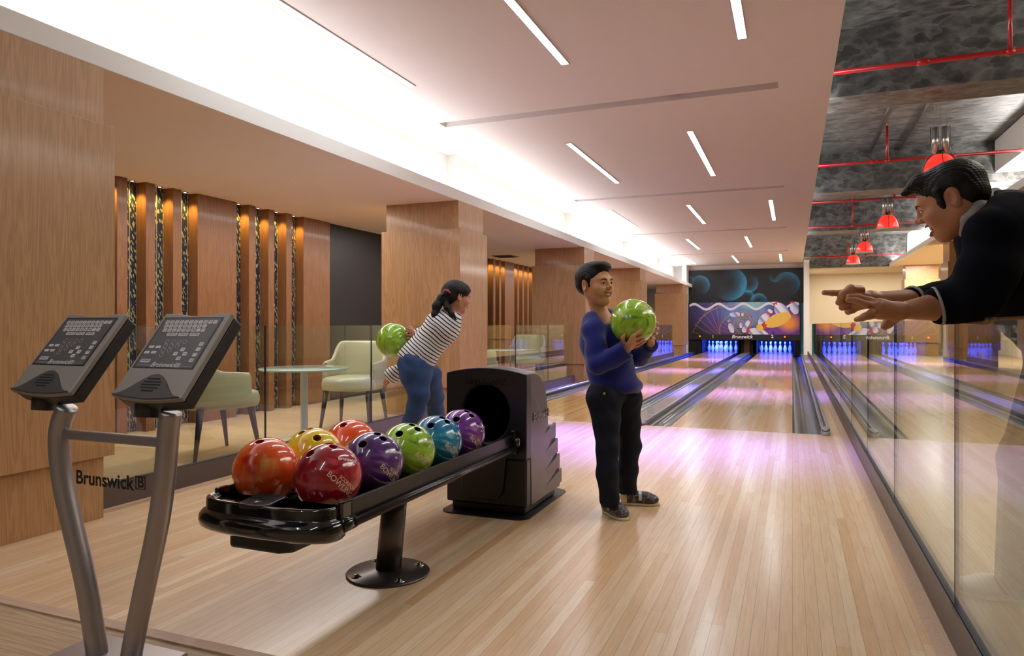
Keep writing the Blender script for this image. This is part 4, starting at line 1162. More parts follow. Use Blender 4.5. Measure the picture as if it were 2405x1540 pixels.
ball(GIRLBALL, brot((CY, SY, .3), (0, 0, 1)), mg2, 'lime green bowling ball swung back in the hand of the girl', None, ink=False)

# ================================================================ ORGANIC MODELLING (signed distance blending + surface nets)
def _smin(a, b, k):
    h = np.clip(.5 + .5 * (b - a) / k, 0, 1); return b + (a - b) * h - k * h * (1 - h)
class Sdf:
    """prims are given in the grid's own frame M (identity = world)"""
    def __init__(s, k=.02): s.P = []; s.k = k
    def cone(s, a, b, ra, rb, k=None, sub=False): s.P.append(('c', np.array(a, float), np.array(b, float), ra, rb, k or s.k, sub, None, None)); return s
    def ball(s, c, r, k=None, sub=False): return s.cone(c, np.array(c, float) + np.array([0, 0, 1e-4]), r, r, k, sub)
    def ell(s, c, r, R=None, k=None, sub=False):
        s.P.append(('e', np.array(c, float), np.array(r, float), 0, 0, k or s.k, sub, None if R is None else np.array(R, float), None)); return s
    def chain(s, pts, rad, k=None):
        for i in range(len(pts) - 1): s.cone(pts[i], pts[i+1], rad[i], rad[i+1], k)
        return s
    def plane(s, p, n, k=.004):      # cut away the side n points to
        s.P.append(('p', np.array(p, float), np.array(n, float) / np.linalg.norm(n), 0, 0, k, True, None, None)); return s
    def mesh(s, res, M=None, noise=None, pad=None):
        los, his = [], []
        for t, a, b, ra, rb, k, sub, R, _ in s.P:
            if sub: continue
            if t == 'c': los.append(np.minimum(a - ra, b - rb)); his.append(np.maximum(a + ra, b + rb))
            else: m = max(b); los.append(a - m); his.append(a + m)
        pad = pad or (s.k * .5 + 3 * res)
        lo = np.min(los, 0) - pad; hi = np.max(his, 0) + pad
        n = np.ceil((hi - lo) / res).astype(int) + 1
        ax = [lo[i] + res * np.arange(n[i]) for i in range(3)]
        D = np.full(n, 1.0, np.float32)
        for t, a, b, ra, rb, k, sub, R, _ in s.P:
            if t == 'c': l, h = np.minimum(a - ra, b - rb), np.maximum(a + ra, b + rb)
            elif t == 'e': l, h = a - max(b), a + max(b)
            else: l, h = lo, hi
            mg = k + 4 * res
            i0 = np.clip(np.floor((l - mg - lo) / res).astype(int), 0, n); i1 = np.clip(np.ceil((h + mg - lo) / res).astype(int) + 1, 0, n)
            if (i1 <= i0).any(): continue
            sl = tuple(slice(i0[j], i1[j]) for j in range(3))
            x = ax[0][sl[0]][:, None, None].astype(np.float32); y = ax[1][sl[1]][None, :, None].astype(np.float32); z = ax[2][sl[2]][None, None, :].astype(np.float32)
            if t == 'c':
                ba = b - a; L2 = max(float(ba @ ba), 1e-12)
                px, py, pz = x - a[0], y - a[1], z - a[2]
                h_ = np.clip((px * ba[0] + py * ba[1] + pz * ba[2]) / L2, 0, 1)
                d = np.sqrt((px - ba[0]*h_)**2 + (py - ba[1]*h_)**2 + (pz - ba[2]*h_)**2) - (ra + (rb - ra) * h_)
            elif t == 'e':
                px, py, pz = x - a[0], y - a[1], z - a[2]
                if R is not None:
                    qx = px*R[0][0] + py*R[1][0] + pz*R[2][0]; qy = px*R[0][1] + py*R[1][1] + pz*R[2][1]; qz = px*R[0][2] + py*R[1][2] + pz*R[2][2]
                else: qx, qy, qz = px + 0*py + 0*pz, py + 0*px + 0*pz, pz + 0*px + 0*py
                k0 = np.sqrt((qx/b[0])**2 + (qy/b[1])**2 + (qz/b[2])**2); k1 = np.sqrt((qx/b[0]**2)**2 + (qy/b[1]**2)**2 + (qz/b[2]**2)**2)
                d = k0 * (k0 - 1) / np.maximum(k1, 1e-6)
            else:
                d = -((x - a[0]) * b[0] + (y - a[1]) * b[1] + (z - a[2]) * b[2])
            if sub: D[sl] = -_smin(-D[sl], d, k)
            else: D[sl] = _smin(D[sl], d, k)
        if noise is not None:
            X, Y, Z = np.meshgrid(*ax, indexing='ij'); D = D + noise(X, Y, Z)
        D[0] = D[-1] = 1; D[:, 0] = D[:, -1] = 1; D[:, :, 0] = D[:, :, -1] = 1
        V, F = surface_nets(D); V = lo + V * res
        if M is not None:
            A = np.array(M); V = V @ A[:3, :3].T + A[:3, 3]
        return V, F
def surface_nets(D):
    S = D < 0; nx, ny, nz = D.shape
    c = S[:-1,:-1,:-1].astype(np.int8); cnt = np.zeros_like(c)
    for i in (0, 1):
        for j in (0, 1):
            for k in (0, 1): cnt = cnt + S[i:nx-1+i, j:ny-1+j, k:nz-1+k]
    act = (cnt > 0) & (cnt < 8)
    I = np.argwhere(act); idx = np.full(act.shape, -1, np.int64); idx[tuple(I.T)] = np.arange(len(I))
    acc = np.zeros((len(I), 3)); num = np.zeros(len(I))
    for axis in range(3):
        o = [a for a in range(3) if a != axis]
        for p in (0, 1):
            for q in (0, 1):
                a = I.copy(); a[:, o[0]] += p; a[:, o[1]] += q; b = a.copy(); b[:, axis] += 1
                da, db = D[tuple(a.T)], D[tuple(b.T)]; m = (da < 0) != (db < 0)
                t = np.where(m, da / np.where(m, da - db, 1), 0)
                pt = a.astype(float); pt[:, axis] += t
                acc[m] += pt[m]; num[m] += 1
    V = acc / num[:, None]
    F = []
    for axis in range(3):
        u, v = (axis + 1) % 3, (axis + 2) % 3
        sl0 = [slice(None)] * 3; sl1 = [slice(None)] * 3; sl0[axis] = slice(0, -1); sl1[axis] = slice(1, None)
        ch = S[tuple(sl0)] != S[tuple(sl1)]; E = np.argwhere(ch)
        E = E[(E[:, u] > 0) & (E[:, v] > 0) & (E[:, u] < D.shape[u]-1) & (E[:, v] < D.shape[v]-1)]
        def g(du, dv):
            q = E.copy(); q[:, u] += du; q[:, v] += dv; return idx[tuple(q.T)]
        quad = np.stack([g(-1,-1), g(0,-1), g(0,0), g(-1,0)], 1)
        fl = S[tuple(E.T)]
        quad[~fl] = quad[~fl][:, ::-1]
        F.append(quad)
    return V, np.concatenate(F)
def smooth_v(V, F, it=2, lam=.5):
    n = len(V); e = np.concatenate([F[:, [0,1]], F[:, [1,2]], F[:, [2,3]], F[:, [3,0]]])
    for _ in range(it):
        S_ = np.zeros_like(V); C_ = np.zeros(n)
        np.add.at(S_, e[:, 0], V[e[:, 1]]); np.add.at(S_, e[:, 1], V[e[:, 0]]); np.add.at(C_, e[:, 0], 1); np.add.at(C_, e[:, 1], 1)
        V = V + lam * (S_ / np.maximum(C_, 1)[:, None] - V)
    return V
def org(name, parts, mats, parent, it=2, regions=None):
    """parts: list of (V, F); regions: list of (fn(centres)->mask, material index)"""
    Vs, Fs, off = [], [], 0
    for V, F in parts:
        V = smooth_v(V, F, it); Vs.append(V); Fs.append(F + off); off += len(V)
    V = np.concatenate(Vs); F = np.concatenate(Fs)
    me = bpy.data.meshes.new(name); me.from_pydata(V.tolist(), [], F.tolist())
    me.polygons.foreach_set('use_smooth', [True] * len(F))
    for m in (mats if isinstance(mats, (list, tuple)) else [mats]): me.materials.append(m)
    if regions:
        Cn = V[F].mean(1); mi = np.zeros(len(F), int)
        for fn, i in regions: mi[fn(Cn)] = i
        me.polygons.foreach_set('material_index', mi.tolist())
    me.update()
    o = bpy.data.objects.new(name, me); COL.objects.link(o)
    if parent is not None: o.parent = parent
    return o
def hframe(o, fwd, up):
    """head/hand frame: x = fwd, y = left, z = up"""
    f = Vector(fwd).normalized(); u = Vector(up); l = u.cross(f).normalized(); u = f.cross(l)
    m = Matrix((f, l, u)).transposed().to_4x4(); m.translation = Vector(o); return m
def loc(M, p): return np.array(M.inverted() @ Vector(p))
def inell(M, c, r):
    A = np.array(M.inverted())
    def fn(C):
        L = C @ A[:3, :3].T + A[:3, 3]; return (((L - np.array(c)) / np.array(r)) ** 2).sum(1) < 1
    return fn

# ================================================================ PEOPLE
R_IMG = Vector((CY, SY, 0)); TO_CAM = Vector((SY, -CY, 0)); UP = Vector((0, 0, 1))
def skin_mat(name, c, c2):
    n = N(name); t = n.noise(n.obj(), 22, 3)
    n.set(n.mix(t, c, c2), .48, 0, .4, sss=.12); n.bump(n.noise(n.obj(), 420, 2), .05, .001); return n.m
m_skin1 = skin_mat('warm_brown_skin', lin(222, 164, 126), lin(206, 146, 108))
m_skin2 = skin_mat('tan_skin', lin(204, 146, 112), lin(184, 124, 92))
m_hair = N('black_hair')
_v = m_hair.n('ShaderNodeTexNoise'); _v.inputs['Scale'].default_value = 90; _v.inputs['Detail'].default_value = 3
m_hair.t.links.new(m_hair.obj(), _v.inputs['Vector'])
m_hair.set(m_hair.mix(_v.outputs[0], lin(9, 8, 8), lin(24, 20, 19)), .5, 0, .3); m_hair.bump(_v.outputs[0], .4, .003); m_hair = m_hair.m
m_lip = plain('lip', lin(176, 92, 84), .4, 0, .03); m_teeth = plain('teeth', lin(240, 234, 222), .25, 0, 0)
m_eyew = plain('eye_white', lin(226, 220, 214), .15, 0, 0); m_iris = plain('iris_dark', lin(26, 16, 12), .1, 0, 0)
m_brow = plain('eyebrow', lin(30, 22, 20), .7, 0, .05)

def mx(y): return .0860 - (y / .03) ** 2 * .0145
def mz(y, smile): return -.0500 + (y / .03) ** 2 * .0085 * smile + .0015
def mw(smile): return .0235 + .0070 * smile
def head_prims(S, M, s=1.0, neck=None, nr=.045, mouth=0.0, adult=False, smile=1.0):
    """S: Sdf in world axes; M: head frame. s scales a 0.20 m head."""
    A = M.to_3x3()
    W = lambda x, y, z: M @ Vector((x * s, y * s, z * s))
    Rm = np.array(A)
    E = lambda c, r, k=.012, sub=False, R=None: S.ell(W(*c), [q * s for q in r], Rm if R is None else R, k * s, sub)
    C = lambda a, b, ra, rb, k=.01, sub=False: S.cone(W(*a), W(*b), ra * s, rb * s, k * s, sub)
    E((-.014, 0, .028), (.088, .071, .076))
    E((.020, 0, -.016), (.060, .056, .078), .03)
    jw = .050 if adult else .044
    for y in (-1, 1):
        C((-.004, y * jw, -.045), (.050, y * .012, -.084), .020, .017, .03)
        C((.046, y * .032, -.026), (.050, y * .028, -.036), .022, .022, .03)
        S.ball(W(.058, y * .034, -.026), .0185 * s, .02 * s)
    C((.058, 0, -.086), (.060, 0, -.080), .017, .018, .02)
    C((.069, -.030, .021), (.069, .030, .021), .011, .011, .025)
    for y in (-1, 1):
        S.ball(W(.088, y * .031, .001), .0145 * s, .012 * s, True)
        S.ball(W(.0700, y * .0305, .0005), .0142 * s, .004 * s)
    # nose
    C((.078, 0, .016), (.094, 0, -.012), .0062, .0085, .010)
    S.ball(W(.0975, 0, -.018), .0098 * s, .008 * s)
    for y in (-1, 1): S.ball(W(.089, y * .0115, -.021), .0078 * s, .007 * s)
    # lips along a curved (smiling) line
    w_ = mw(smile); ys = [w_ * (-1 + 2 * i / 8) for i in range(9)]
    for i in range(8):
        y0, y1 = ys[i], ys[i+1]
        g = lambda y: max(0, 1 - (y / w_) ** 2)
        C((mx(y0) + .001, y0, mz(y0, smile) + .0035 * g(y0)), (mx(y1) + .001, y1, mz(y1, smile) + .0035 * g(y1)), .0024 + .0014 * g(y0), .0024 + .0014 * g(y1), .005)
        C((mx(y0), y0, mz(y0, smile) - (.0085 + mouth) * g(y0)), (mx(y1), y1, mz(y1, smile) - (.0085 + mouth) * g(y1)), .0024 + .0020 * g(y0), .0024 + .0020 * g(y1), .006)
    for i in range(1, 7):
        y0, y1 = ys[i], ys[i+1]; o_ = lambda y: (.0042 + mouth * .62) * max(0, 1 - (y / w_) ** 2) ** .6
        zc_ = lambda y: mz(y, smile) - (.0025 + mouth * .5) * max(0, 1 - (y / w_) ** 2)
        C((mx(y0) + .001, y0, zc_(y0)), (mx(y1) + .001, y1, zc_(y1)), o_(y0), o_(y1), .002, True)
    for y in (-1, 1):
        E((.0850, y * .0305, .0002), (.0115, .0142, .0052), .0022, True)
        # ear
        Re = np.array(A @ Matrix.Rotation(y * .35, 3, 'Z') @ Matrix.Rotation(-.15, 3, 'Y'))
        E((-.010, y * .074, -.006), (.018, .0065, .030), .006, False, Re)
        E((-.004, y * .0805, -.003), (.011, .0065, .020), .004, True, Re)
        C((-.010, y * .070, -.030), (-.006, y * .069, -.022), .007, .008, .006)
    if neck is not None: S.cone(W(-.016, 0, -.045), neck, nr, nr * 1.08, .03)
    return W

def face_parts(body, W, s, parent, mouth=0.0, gaze=(0, 0), smile=1.0):
    for y in (-1, 1):
        c = W(.0695, y * .0305, .0005); r = .0133 * s
        b = B(); b.lathe([(r * math.sin(PI * k / 12), -r * math.cos(PI * k / 12)) for k in range(13)], c, 20)
        e = b.build('eye', m_eyew, parent)
        f = (W(1, y * .0 + gaze[0], gaze[1]) - W(0, 0, 0)).normalized()
        q = f.to_track_quat('Z', 'Y').to_matrix().to_4x4(); q.translation = c
        B().lathe([(0, r * 1.03), (.0030 * s, r * 1.005), (.0058 * s, r * .91)], seg=20, M=q).build('iris', m_iris, e)
    from mathutils.bvhtree import BVHTree
    me = body.data; bv = BVHTree.FromPolygons([v.co for v in me.vertices], [tuple(p.vertices) for p in me.polygons])
    f_ = (W(1, 0, 0) - W(0, 0, 0)).normalized()
    def snap(y, z, lift):
        h = bv.ray_cast(W(.20, y, z), -f_)
        return (h[0] + f_ * lift) if h[0] is not None else W(.08, y, z)
    for y in (-1, 1):
        L = [snap(y * .0305 + .0140 * a, .0002 + .0058 * max(0, 1 - a * a) ** .5, .0003) for a in [-1 + 2 * k / 8 for k in range(9)]]
        B().tube(L, [.0004 * s] + [.0011 * s] * 7 + [.0005 * s], 6).build('eyelashes', m_brow, parent)
        L = [snap(y * yy, zz, .0004) for yy, zz in ((.012, .0165), (.018, .0195), (.025, .0215), (.032, .0215), (.039, .0190), (.045, .0150))]
        B().tube(L, [.0012 * s, .0026 * s, .0030 * s, .0028 * s, .0020 * s, .0008 * s], 8).build('eyebrow', m_brow, parent)
    for y in ():
        P = [(.0815, y * .013, .0165), (.0815, y * .024, .0215), (.0765, y * .035, .0215), (.067, y * .045, .016)]
        B().tube([W(*p) for p in P], [.0022 * s, .0034 * s, .0030 * s, .0012 * s], 8).build('eyebrow', m_brow, parent)
    w_ = mw(smile) * .86; b = B(); v = []
    for k in range(13):
        y = w_ * (-1 + 2 * k / 12); g = max(0, 1 - (y / w_) ** 2)
        p = (mx(y) - .0045, y, mz(y, smile)); v += [W(p[0], p[1], p[2] + .002), W(p[0], p[1], p[2] - (.0066 + mouth * .40) * g ** .5)]
    b.add(v, [(2*i, 2*i+1, 2*i+3, 2*i+2) for i in range(12)], True); b.build('teeth', m_teeth, parent)

def lips_region(W, s, M, mouth=0, smile=1.0):
    A = np.array(M.inverted()); w_ = mw(smile) + .001
    def fn(C):
        L = (C @ A[:3, :3].T + A[:3, 3]) / s; y = L[:, 1]; g = np.clip(1 - (y / w_) ** 2, 0, 1)
        z = L[:, 2] - (-.0485 + (y / .03) ** 2 * .0085 * smile)
        return (np.abs(y) < w_) & (L[:, 0] > .060) & (z < .0010 + .0058 * g) & (z > -.0010 - (.0125 + mouth) * g)
    return fn

def hand_prims(S, wrist, kn, fg, thumb, r, pr=None, k=.006, forearm=None):
    pr = pr or r * 1.55
    wrist = Vector(wrist)
    for i, kp in enumerate(kn):
        w = wrist.lerp(Vector(kn[(i + 1) % 4 if i < 3 else 2]), .04)
        S.cone(w, kp, pr * 1.05, pr * .80, k * 1.6)
    for kp, f in zip(kn, fg):
        P = [Vector(kp)] + [Vector(q) for q in f]; n = len(P)
        for i in range(n - 1): S.cone(P[i], P[i+1], r * (1.08 - .10 * i), r * (1.08 - .10 * (i + 1)), k * .55)
    T = [Vector(q) for q in thumb]
    for i in range(len(T) - 1): S.cone(T[i], T[i+1], r * (1.7 - .28 * i), r * (1.7 - .28 * (i + 1)), k)
    if forearm: S.cone(wrist, forearm[0], pr * 1.15, forearm[1], k * 2)
def onball(c, u, v, lift, R=RB):
    """point in front of the ball surface seen at pixel (u, v)"""
    o = Vector((0, 0, EYE)); d = (at(u, v, 1.0) - o); oc = o - c; rr = R + lift
    a_, b_, c_ = d.dot(d), 2 * d.dot(oc), oc.dot(oc) - rr * rr; q = b_*b_ - 4*a_*c_
    t = (-b_ - math.sqrt(max(q, 0))) / (2 * a_); return o + d * t
def strands(amp, f1, f2, ax):
    ax = Vector(ax).normalized(); a = ax.orthogonal().normalized(); b_ = ax.cross(a)
    def fn(X, Y, Z):
        p = X * a.x + Y * a.y + Z * a.z; q = X * b_.x + Y * b_.y + Z * b_.z; r = X * ax.x + Y * ax.y + Z * ax.z
        return (amp * (np.sin(p * f1 + 2.1 * np.sin(r * f2)) * np.sin(q * f1 * .83 + 1.7 * np.sin(r * f2 * 1.3 + 1)))).astype(np.float32)
    return fn
def wrinkle(amp, f, seedv=0.):
    def fn(X, Y, Z): return (amp * np.sin(Z * f + 2.2 * np.sin(X * f * .43 + seedv) + 1.6 * np.sin(Y * f * .37)) * np.sin(X * f * .31 + Y * f * .47 + seedv)).astype(np.float32)
    return fn

# ---------------------------------------------------------------- the boy
boy = empty('person', at(1450, 1200, 3.60), 0, 'boy in a blue sweater and dark jeans holding a green bowling ball', 'person')
boy.location = (0, 0, 0)
HB = 1.0; zb = 3.50
fw = (R_IMG * math.sin(math.radians(43)) + TO_CAM * math.cos(math.radians(43)) + UP * .03).normalized()
upb = (UP + R_IMG * -.04 - fw * .04).normalized()
MH = hframe(at(1398, 668, zb), fw, upb)
S = Sdf(.02)
W = head_prims(S, MH, HB, neck=at(1410, 744, 3.53), nr=.036, mouth=.003)
S.cone(at(1410, 738, 3.53), at(1422, 765, 3.515), .040, .060, .03); S.cone(at(1404, 752, 3.51), at(1440, 750, 3.57), .026, .026, .03)
headm = S.mesh(.0020)
hand = Sdf(.01)
ob = lambda u, v, l=.008: onball(BOYBALL, u, v, l)
hand_prims(hand, at(1469, 822, 3.315), [ob(1487, 789, .010), ob(1489, 798, .011), ob(1490, 806, .011), ob(1488, 813, .011)],
    [[ob(1494, 783), ob(1500, 778.5), ob(1506, 774.5)], [ob(1497, 795), ob(1503, 792.5), ob(1508.5, 790)], [ob(1498, 804), ob(1504, 801), ob(1510, 798.5)], [ob(1499, 811, .009), ob(1507, 806, .009), ob(1515, 801.5, .009)]],
    [at(1467, 812, 3.32), ob(1464, 801, .012), ob(1463, 793, .010), ob(1467, 786, .008)], .0078, .0145, .006, (at(1452, 834, 3.34), .026))
hnear = hand.mesh(.0017)
hand = Sdf(.01); 
w2 = at(1528, 806, 3.50)
hand_prims(hand, w2, [at(1531, 768, 3.475), at(1531, 776, 3.475), at(1530, 785, 3.47), at(1526, 793, 3.46)],
    [[at(1540, 762, 3.45), at(1544, 759, 3.40), at(1542.5, 758, 3.372)], [at(1540, 772, 3.45), at(1544.5, 771, 3.40), at(1542, 771, 3.365)], [at(1538, 784, 3.44), at(1542.5, 783, 3.40), at(1539.5, 783, 3.36)], [at(1533, 793, 3.43), at(1536, 794, 3.385), at(1531, 794, 3.352)]],
    [at(1520, 795, 3.49), at(1510, 775, 3.50), at(1505, 762, 3.49)], .0078, .0145, .006, (at(1522, 818, 3.53), .026))
hfar = hand.mesh(.0017)
core = Sdf(.03)
core.chain([at(1404, 742, 3.53), at(1420, 800, 3.55), at(1440, 900, 3.57)], [.05, .085, .09])
core.chain([at(1412, 930, 3.50), at(1427, 1052, 3.46), at(1431, 1175, 3.45)], [.06, .04, .032]); core.chain([at(1470, 930, 3.62), at(1479, 1045, 3.68), at(1476, 1160, 3.72)], [.06, .04, .032])
core.chain([at(1400, 778, 3.46), at(1402, 856, 3.38), at(1456, 832, 3.335)], [.04, .032, .025]); core.chain([at(1450, 762, 3.62), at(1500, 836, 3.64), at(1524, 816, 3.52)], [.04, .032, .025])
body = org('body', [headm, hnear, hfar, core.mesh(.008)], [m_skin1, m_lip], boy, 2, [(lips_region(W, HB, MH, .003), 1)])
face_parts(body, W, HB, boy, .003, gaze=(-.25, .02))
# hair
Rm = np.array(MH.to_3x3())
S = Sdf(.012)
E = lambda c, r, k=.008, sub=False: S.ell(W(*c), [q * HB for q in r], Rm, k, sub)
E((-.020, 0, .040), (.092, .078, .074)); E((-.040, 0, .005), (.064, .074, .060)); E((.030, 0, .092), (.052, .050, .022), .02); E((.058, .006, .082), (.030, .040, .018), .015)
for y in (-1, 1): S.cone(W(.012, y * .068, .03), W(.014, y * .066, -.012), .010, .005, .01)
E((.083, 0, -.012), (.055, .085, .078), .006, True); E((.040, 0, -.075), (.095, .10, .060), .008, True)
for y in (-1, 1): E((-.010, y * .078, -.010), (.024, .022, .033), .004, True)
hb = S.mesh(.0028, noise=strands(.0017, 640, 22, (fw * .8 + UP * .35)))
org('hair', [hb], m_hair, boy, 1)
# sweater
m_blue = N('blue_knit'); _n = m_blue.noise(m_blue.obj(), 500, 2); m_blue.set(m_blue.mix(_n, lin(34, 46, 142), lin(20, 26, 96)), .85, 0, .2, sheen=.3); m_blue.bump(_n, .3, .002); m_blue = m_blue.m
S = Sdf(.03)
S.chain([at(1407, 762, 3.53), at(1417, 800, 3.55), at(1434, 865, 3.575), at(1443, 910, 3.58)], [.088, .118, .114, .120])
S.ell(at(1450, 905, 3.57), (.125, .125, .045), None, .04)
S.chain([at(1406, 754, 3.48), at(1392, 776, 3.45)], [.050, .052]); S.chain([at(1430, 750, 3.57), at(1455, 764, 3.62)], [.055, .052])
S.chain([at(1393, 776, 3.43), at(1400, 820, 3.39), at(1404, 856, 3.355)], [.052, .050, .049]); S.chain([at(1404, 856, 3.355), at(1436, 842, 3.335), at(1468, 822, 3.31)], [.050, .048, .046], .012)
S.chain([at(1455, 764, 3.62), at(1496, 836, 3.66), at(1503, 838, 3.64)], [.052, .044, .044]); S.chain([at(1500, 838, 3.64), at(1526, 812, 3.515)], [.045, .040])
S.plane(at(1443, 917, 3.58), UP * -1 + R_IMG * -.10, .004)
cd_ = (at(1468, 822, 3.31) - at(1436, 842, 3.335)).normalized(); p_ = at(1464, 824, 3.31)
S.ball(p_ + cd_ * .052, .050, .004, True)                     # open cuff
cd2 = (at(1526, 812, 3.515) - at(1500, 838, 3.64)).normalized(); S.ball(at(1526, 812, 3.515) + cd2 * .050, .042, .004, True)
nk = at(1407, 731, 3.53)
S.cone(nk - UP * .004, at(1427, 741, 3.44), .050, .042, .006, True); S.cone(nk, nk + UP * .2, .050, .06, .006, True)
S.ball(BOYBALL, RB + .003, .006, True)
org('sweater', [S.mesh(.0045, noise=wrinkle(.0034, 46))], m_blue, boy, 3)
# jeans
def denim(name, c1, c2):
    n = N(name); t = n.noise(n.obj(), 9, 3); f = n.noise(n.obj(), 380, 2)
    n.set(n.mix(t, c1, c2), .8, 0, .25); n.bump(f, .25, .002); return n.m
m_jean1 = denim('dark_denim', lin(22, 28, 44), lin(14, 18, 30))
S = Sdf(.03)
S.chain([at(1430, 905, 3.54), at(1420, 935, 3.51), at(1424, 990, 3.485), at(1427, 1052, 3.465), at(1426, 1110, 3.455), at(1432, 1172, 3.455)], [.095, .090, .068, .056, .053, .050], .02)
S.chain([at(1455, 905, 3.60), at(1467, 935, 3.63), at(1474, 990, 3.66), at(1480, 1045, 3.68), at(1474, 1100, 3.70), at(1474, 1150, 3.72)], [.090, .088, .066, .056, .052, .050], .02)
S.plane(at(1443, 900, 3.58), UP, .004); S.plane((0, 0, .060), -UP, .004)
org('jeans', [S.mesh(.0055, noise=wrinkle(.0028, 55, 1.))], m_jean1, boy, 2)
b = B(); b.lathe([(0, 0), (.007, 0), (.006, .003), (0, .0035)], seg=16, M=frame(at(1419, 924, 3.415), R_IMG, UP)); b.build('rivet', plain('brass', lin(190, 150, 80), .3, .8, 0), boy)
# shoes
m_shoe = plain('shoe_charcoal', lin(62, 56, 60), .45, 0, .08, 60); m_sole = plain('shoe_sole', lin(214, 196, 160), .5, 0, .03); m_strap = plain('shoe_strap', lin(214, 212, 214), .3, .2, .02)
m_heel = plain('shoe_heel', lin(214, 202, 160), .5, 0, .02)
def shoe(heel, toe, h, parent, W_=.036, mats=(None, None, None, None), strap=True):
    ms, mso, mst, mhe = [a or b_ for a, b_ in zip(mats, (m_shoe, m_sole, m_strap, m_heel))]
    heel, toe = Vector(heel), Vector(toe); d = (toe - heel); L = d.length; d.normalize(); sd = d.cross(UP).normalized()
    p = lambda f, z, s_=0: heel + d * (L * f) + UP * z + sd * s_
    Mx = Matrix((d, -sd, UP)).transposed()
    S = Sdf(.02); Rr = np.array(Mx)
    S.ell(p(.72, .030), (L * .27, W_ * 1.18, .030), Rr, .03); S.ell(p(.22, .036), (L * .23, W_ * .98, .036), Rr, .03)
    S.cone(p(.2, .045), p(.62, .040), W_ * .80, W_ * .85, .03); S.cone(p(.20, .060), p(.24, .078), W_ * .86, W_ * .90, .02)
    S.plane(heel + UP * .012, -UP, .003)
    Hc = p(.10, .03)
    def heelr(C): return ((C - np.array(Hc)) @ np.array(d)) < L * (.06)
    o = org('shoe', [S.mesh(.0035)], [ms, mhe], parent, 2, [(heelr, 1)])
    P = []
    for k in range(36):
        a = 2 * PI * k / 36; f = .5 + .5 * math.cos(a); w = W_ * (1.02 + .20 * f) * (1 - .16 * math.exp(-((f - .42) / .12) ** 2))
        P.append((f * L * 1.02 - .002, w * math.copysign(abs(math.sin(a)) ** .8, math.sin(a))))
    Ms = Mx.to_4x4(); Ms.translation = heel
    B().prism(P, .001, .014, Ms, True).build('sole', mso, o, .003)
    if strap:
        for f, w, zz in ((.50, .016, .072), (.66, .010, .062)):
            pts = [p(f, .018 + .02 * 0, 0)] ; pts = []
            for k in range(13):
                a = PI * (k / 12); pts.append((math.cos(a) * W_ * 1.10, .030 + math.sin(a) * (zz - .030) + .0))
            v = []
            for (x, z) in pts: v += [p(f, z, x) - d * w * .5, p(f, z, x) + d * w * .5, p(f, z + .004, x * 1.03) + d * w * .5, p(f, z + .004, x * 1.03) - d * w * .5]
            fs_ = [(4*i+j, 4*i+(j+1) % 4, 4*i+4+(j+1) % 4, 4*i+4+j) for i in range(12) for j in range(4)] + [(0, 1, 2, 3), (51, 50, 49, 48)]
            B().add(v, fs_, False).build('strap', mst, o)
    return o
fl = lambda u, v: (lambda z: Vector((at(u, v, z).x, at(u, v, z).y, 0)))(FPX * EYE / (v - 762.0))
m_line = N('shoe_pattern'); wv = m_line.n('ShaderNodeTexVoronoi', feature='DISTANCE_TO_EDGE'); wv.inputs['Scale'].default_value = 26; m_line.put(wv.inputs['Vector'], m_line.obj())
m_line.set(m_line.mix(m_line.math('LESS_THAN', wv.outputs[0], .035), lin(58, 50, 56), lin(140, 134, 138)), .4); m_line = m_line.m
h1, t1 = fl(1420, 1199), fl(1466, 1221); h2, t2 = fl(1457, 1183), fl(1548, 1186)
t1 = h1 + (t1 - h1).normalized() * .205; t2 = h2 + (t2 - h2).normalized() * .205
shoe(h1, t1, .07, boy, .036, (m_line, None, None, m_line)); shoe(h2, t2, .07, boy, .034, (m_line, None, None, None))

# ---------------------------------------------------------------- the girl
girl = empty('person', (0, 0, 0), 0, 'girl in a striped top bending forward and swinging a green ball back', 'person')
zg = 4.40; HG = .93
fg_ = (R_IMG * math.sin(math.radians(118)) + TO_CAM * math.cos(math.radians(118)) - UP * .18).normalized()
ug = (UP + fg_ * .2).normalized()
MG = hframe(at(1073, 697, zg), fg_, ug)
S = Sdf(.02)
W = head_prims(S, MG, HG, neck=at(1062, 742, 4.38), nr=.038, mouth=.0, smile=.2)
headm = S.mesh(.0025)
hand = Sdf(.01)
gb = GIRLBALL
q = lambda u, v, z: at(u, v, z)
hand_prims(hand, q(974, 786, 4.46), [q(966, 775, 4.43), q(965, 780, 4.42), q(965, 786, 4.42), q(966, 791, 4.44)],
    [[q(961, 773, 4.41), q(957, 771, 4.40), q(953, 770, 4.39)], [q(960, 779, 4.40), q(956, 777, 4.38), q(952, 776, 4.37)], [q(960, 787, 4.40), q(956, 786, 4.385), q(953, 785, 4.375)], [q(962, 793, 4.42), q(959, 794, 4.40), q(956, 794, 4.395)]],
    [q(970, 777, 4.48), q(965, 770, 4.50), q(959, 768, 4.49)], .0080, .0150, .006, (q(990, 781, 4.47), .026))
hr = hand.mesh(.002)
hand = Sdf(.01)
hand_prims(hand, q(915, 886, 4.62), [q(909, 889, 4.60), q(908, 892, 4.61), q(908, 895, 4.62), q(909, 898, 4.64)],
    [[q(905, 892, 4.60), q(903, 896, 4.60), q(903, 900, 4.60)], [q(904, 896, 4.61), q(903, 900, 4.61), q(903, 904, 4.61)], [q(905, 899, 4.62), q(904, 903, 4.62), q(904, 906, 4.62)], [q(906, 901, 4.64), q(906, 904, 4.64), q(906, 907, 4.64)]],
    [q(912, 890, 4.58), q(911, 896, 4.575), q(910, 900, 4.575)], .0080, .0150, .006, (q(928, 878, 4.60), .025))
hl = hand.mesh(.0025)
core = Sdf(.03)
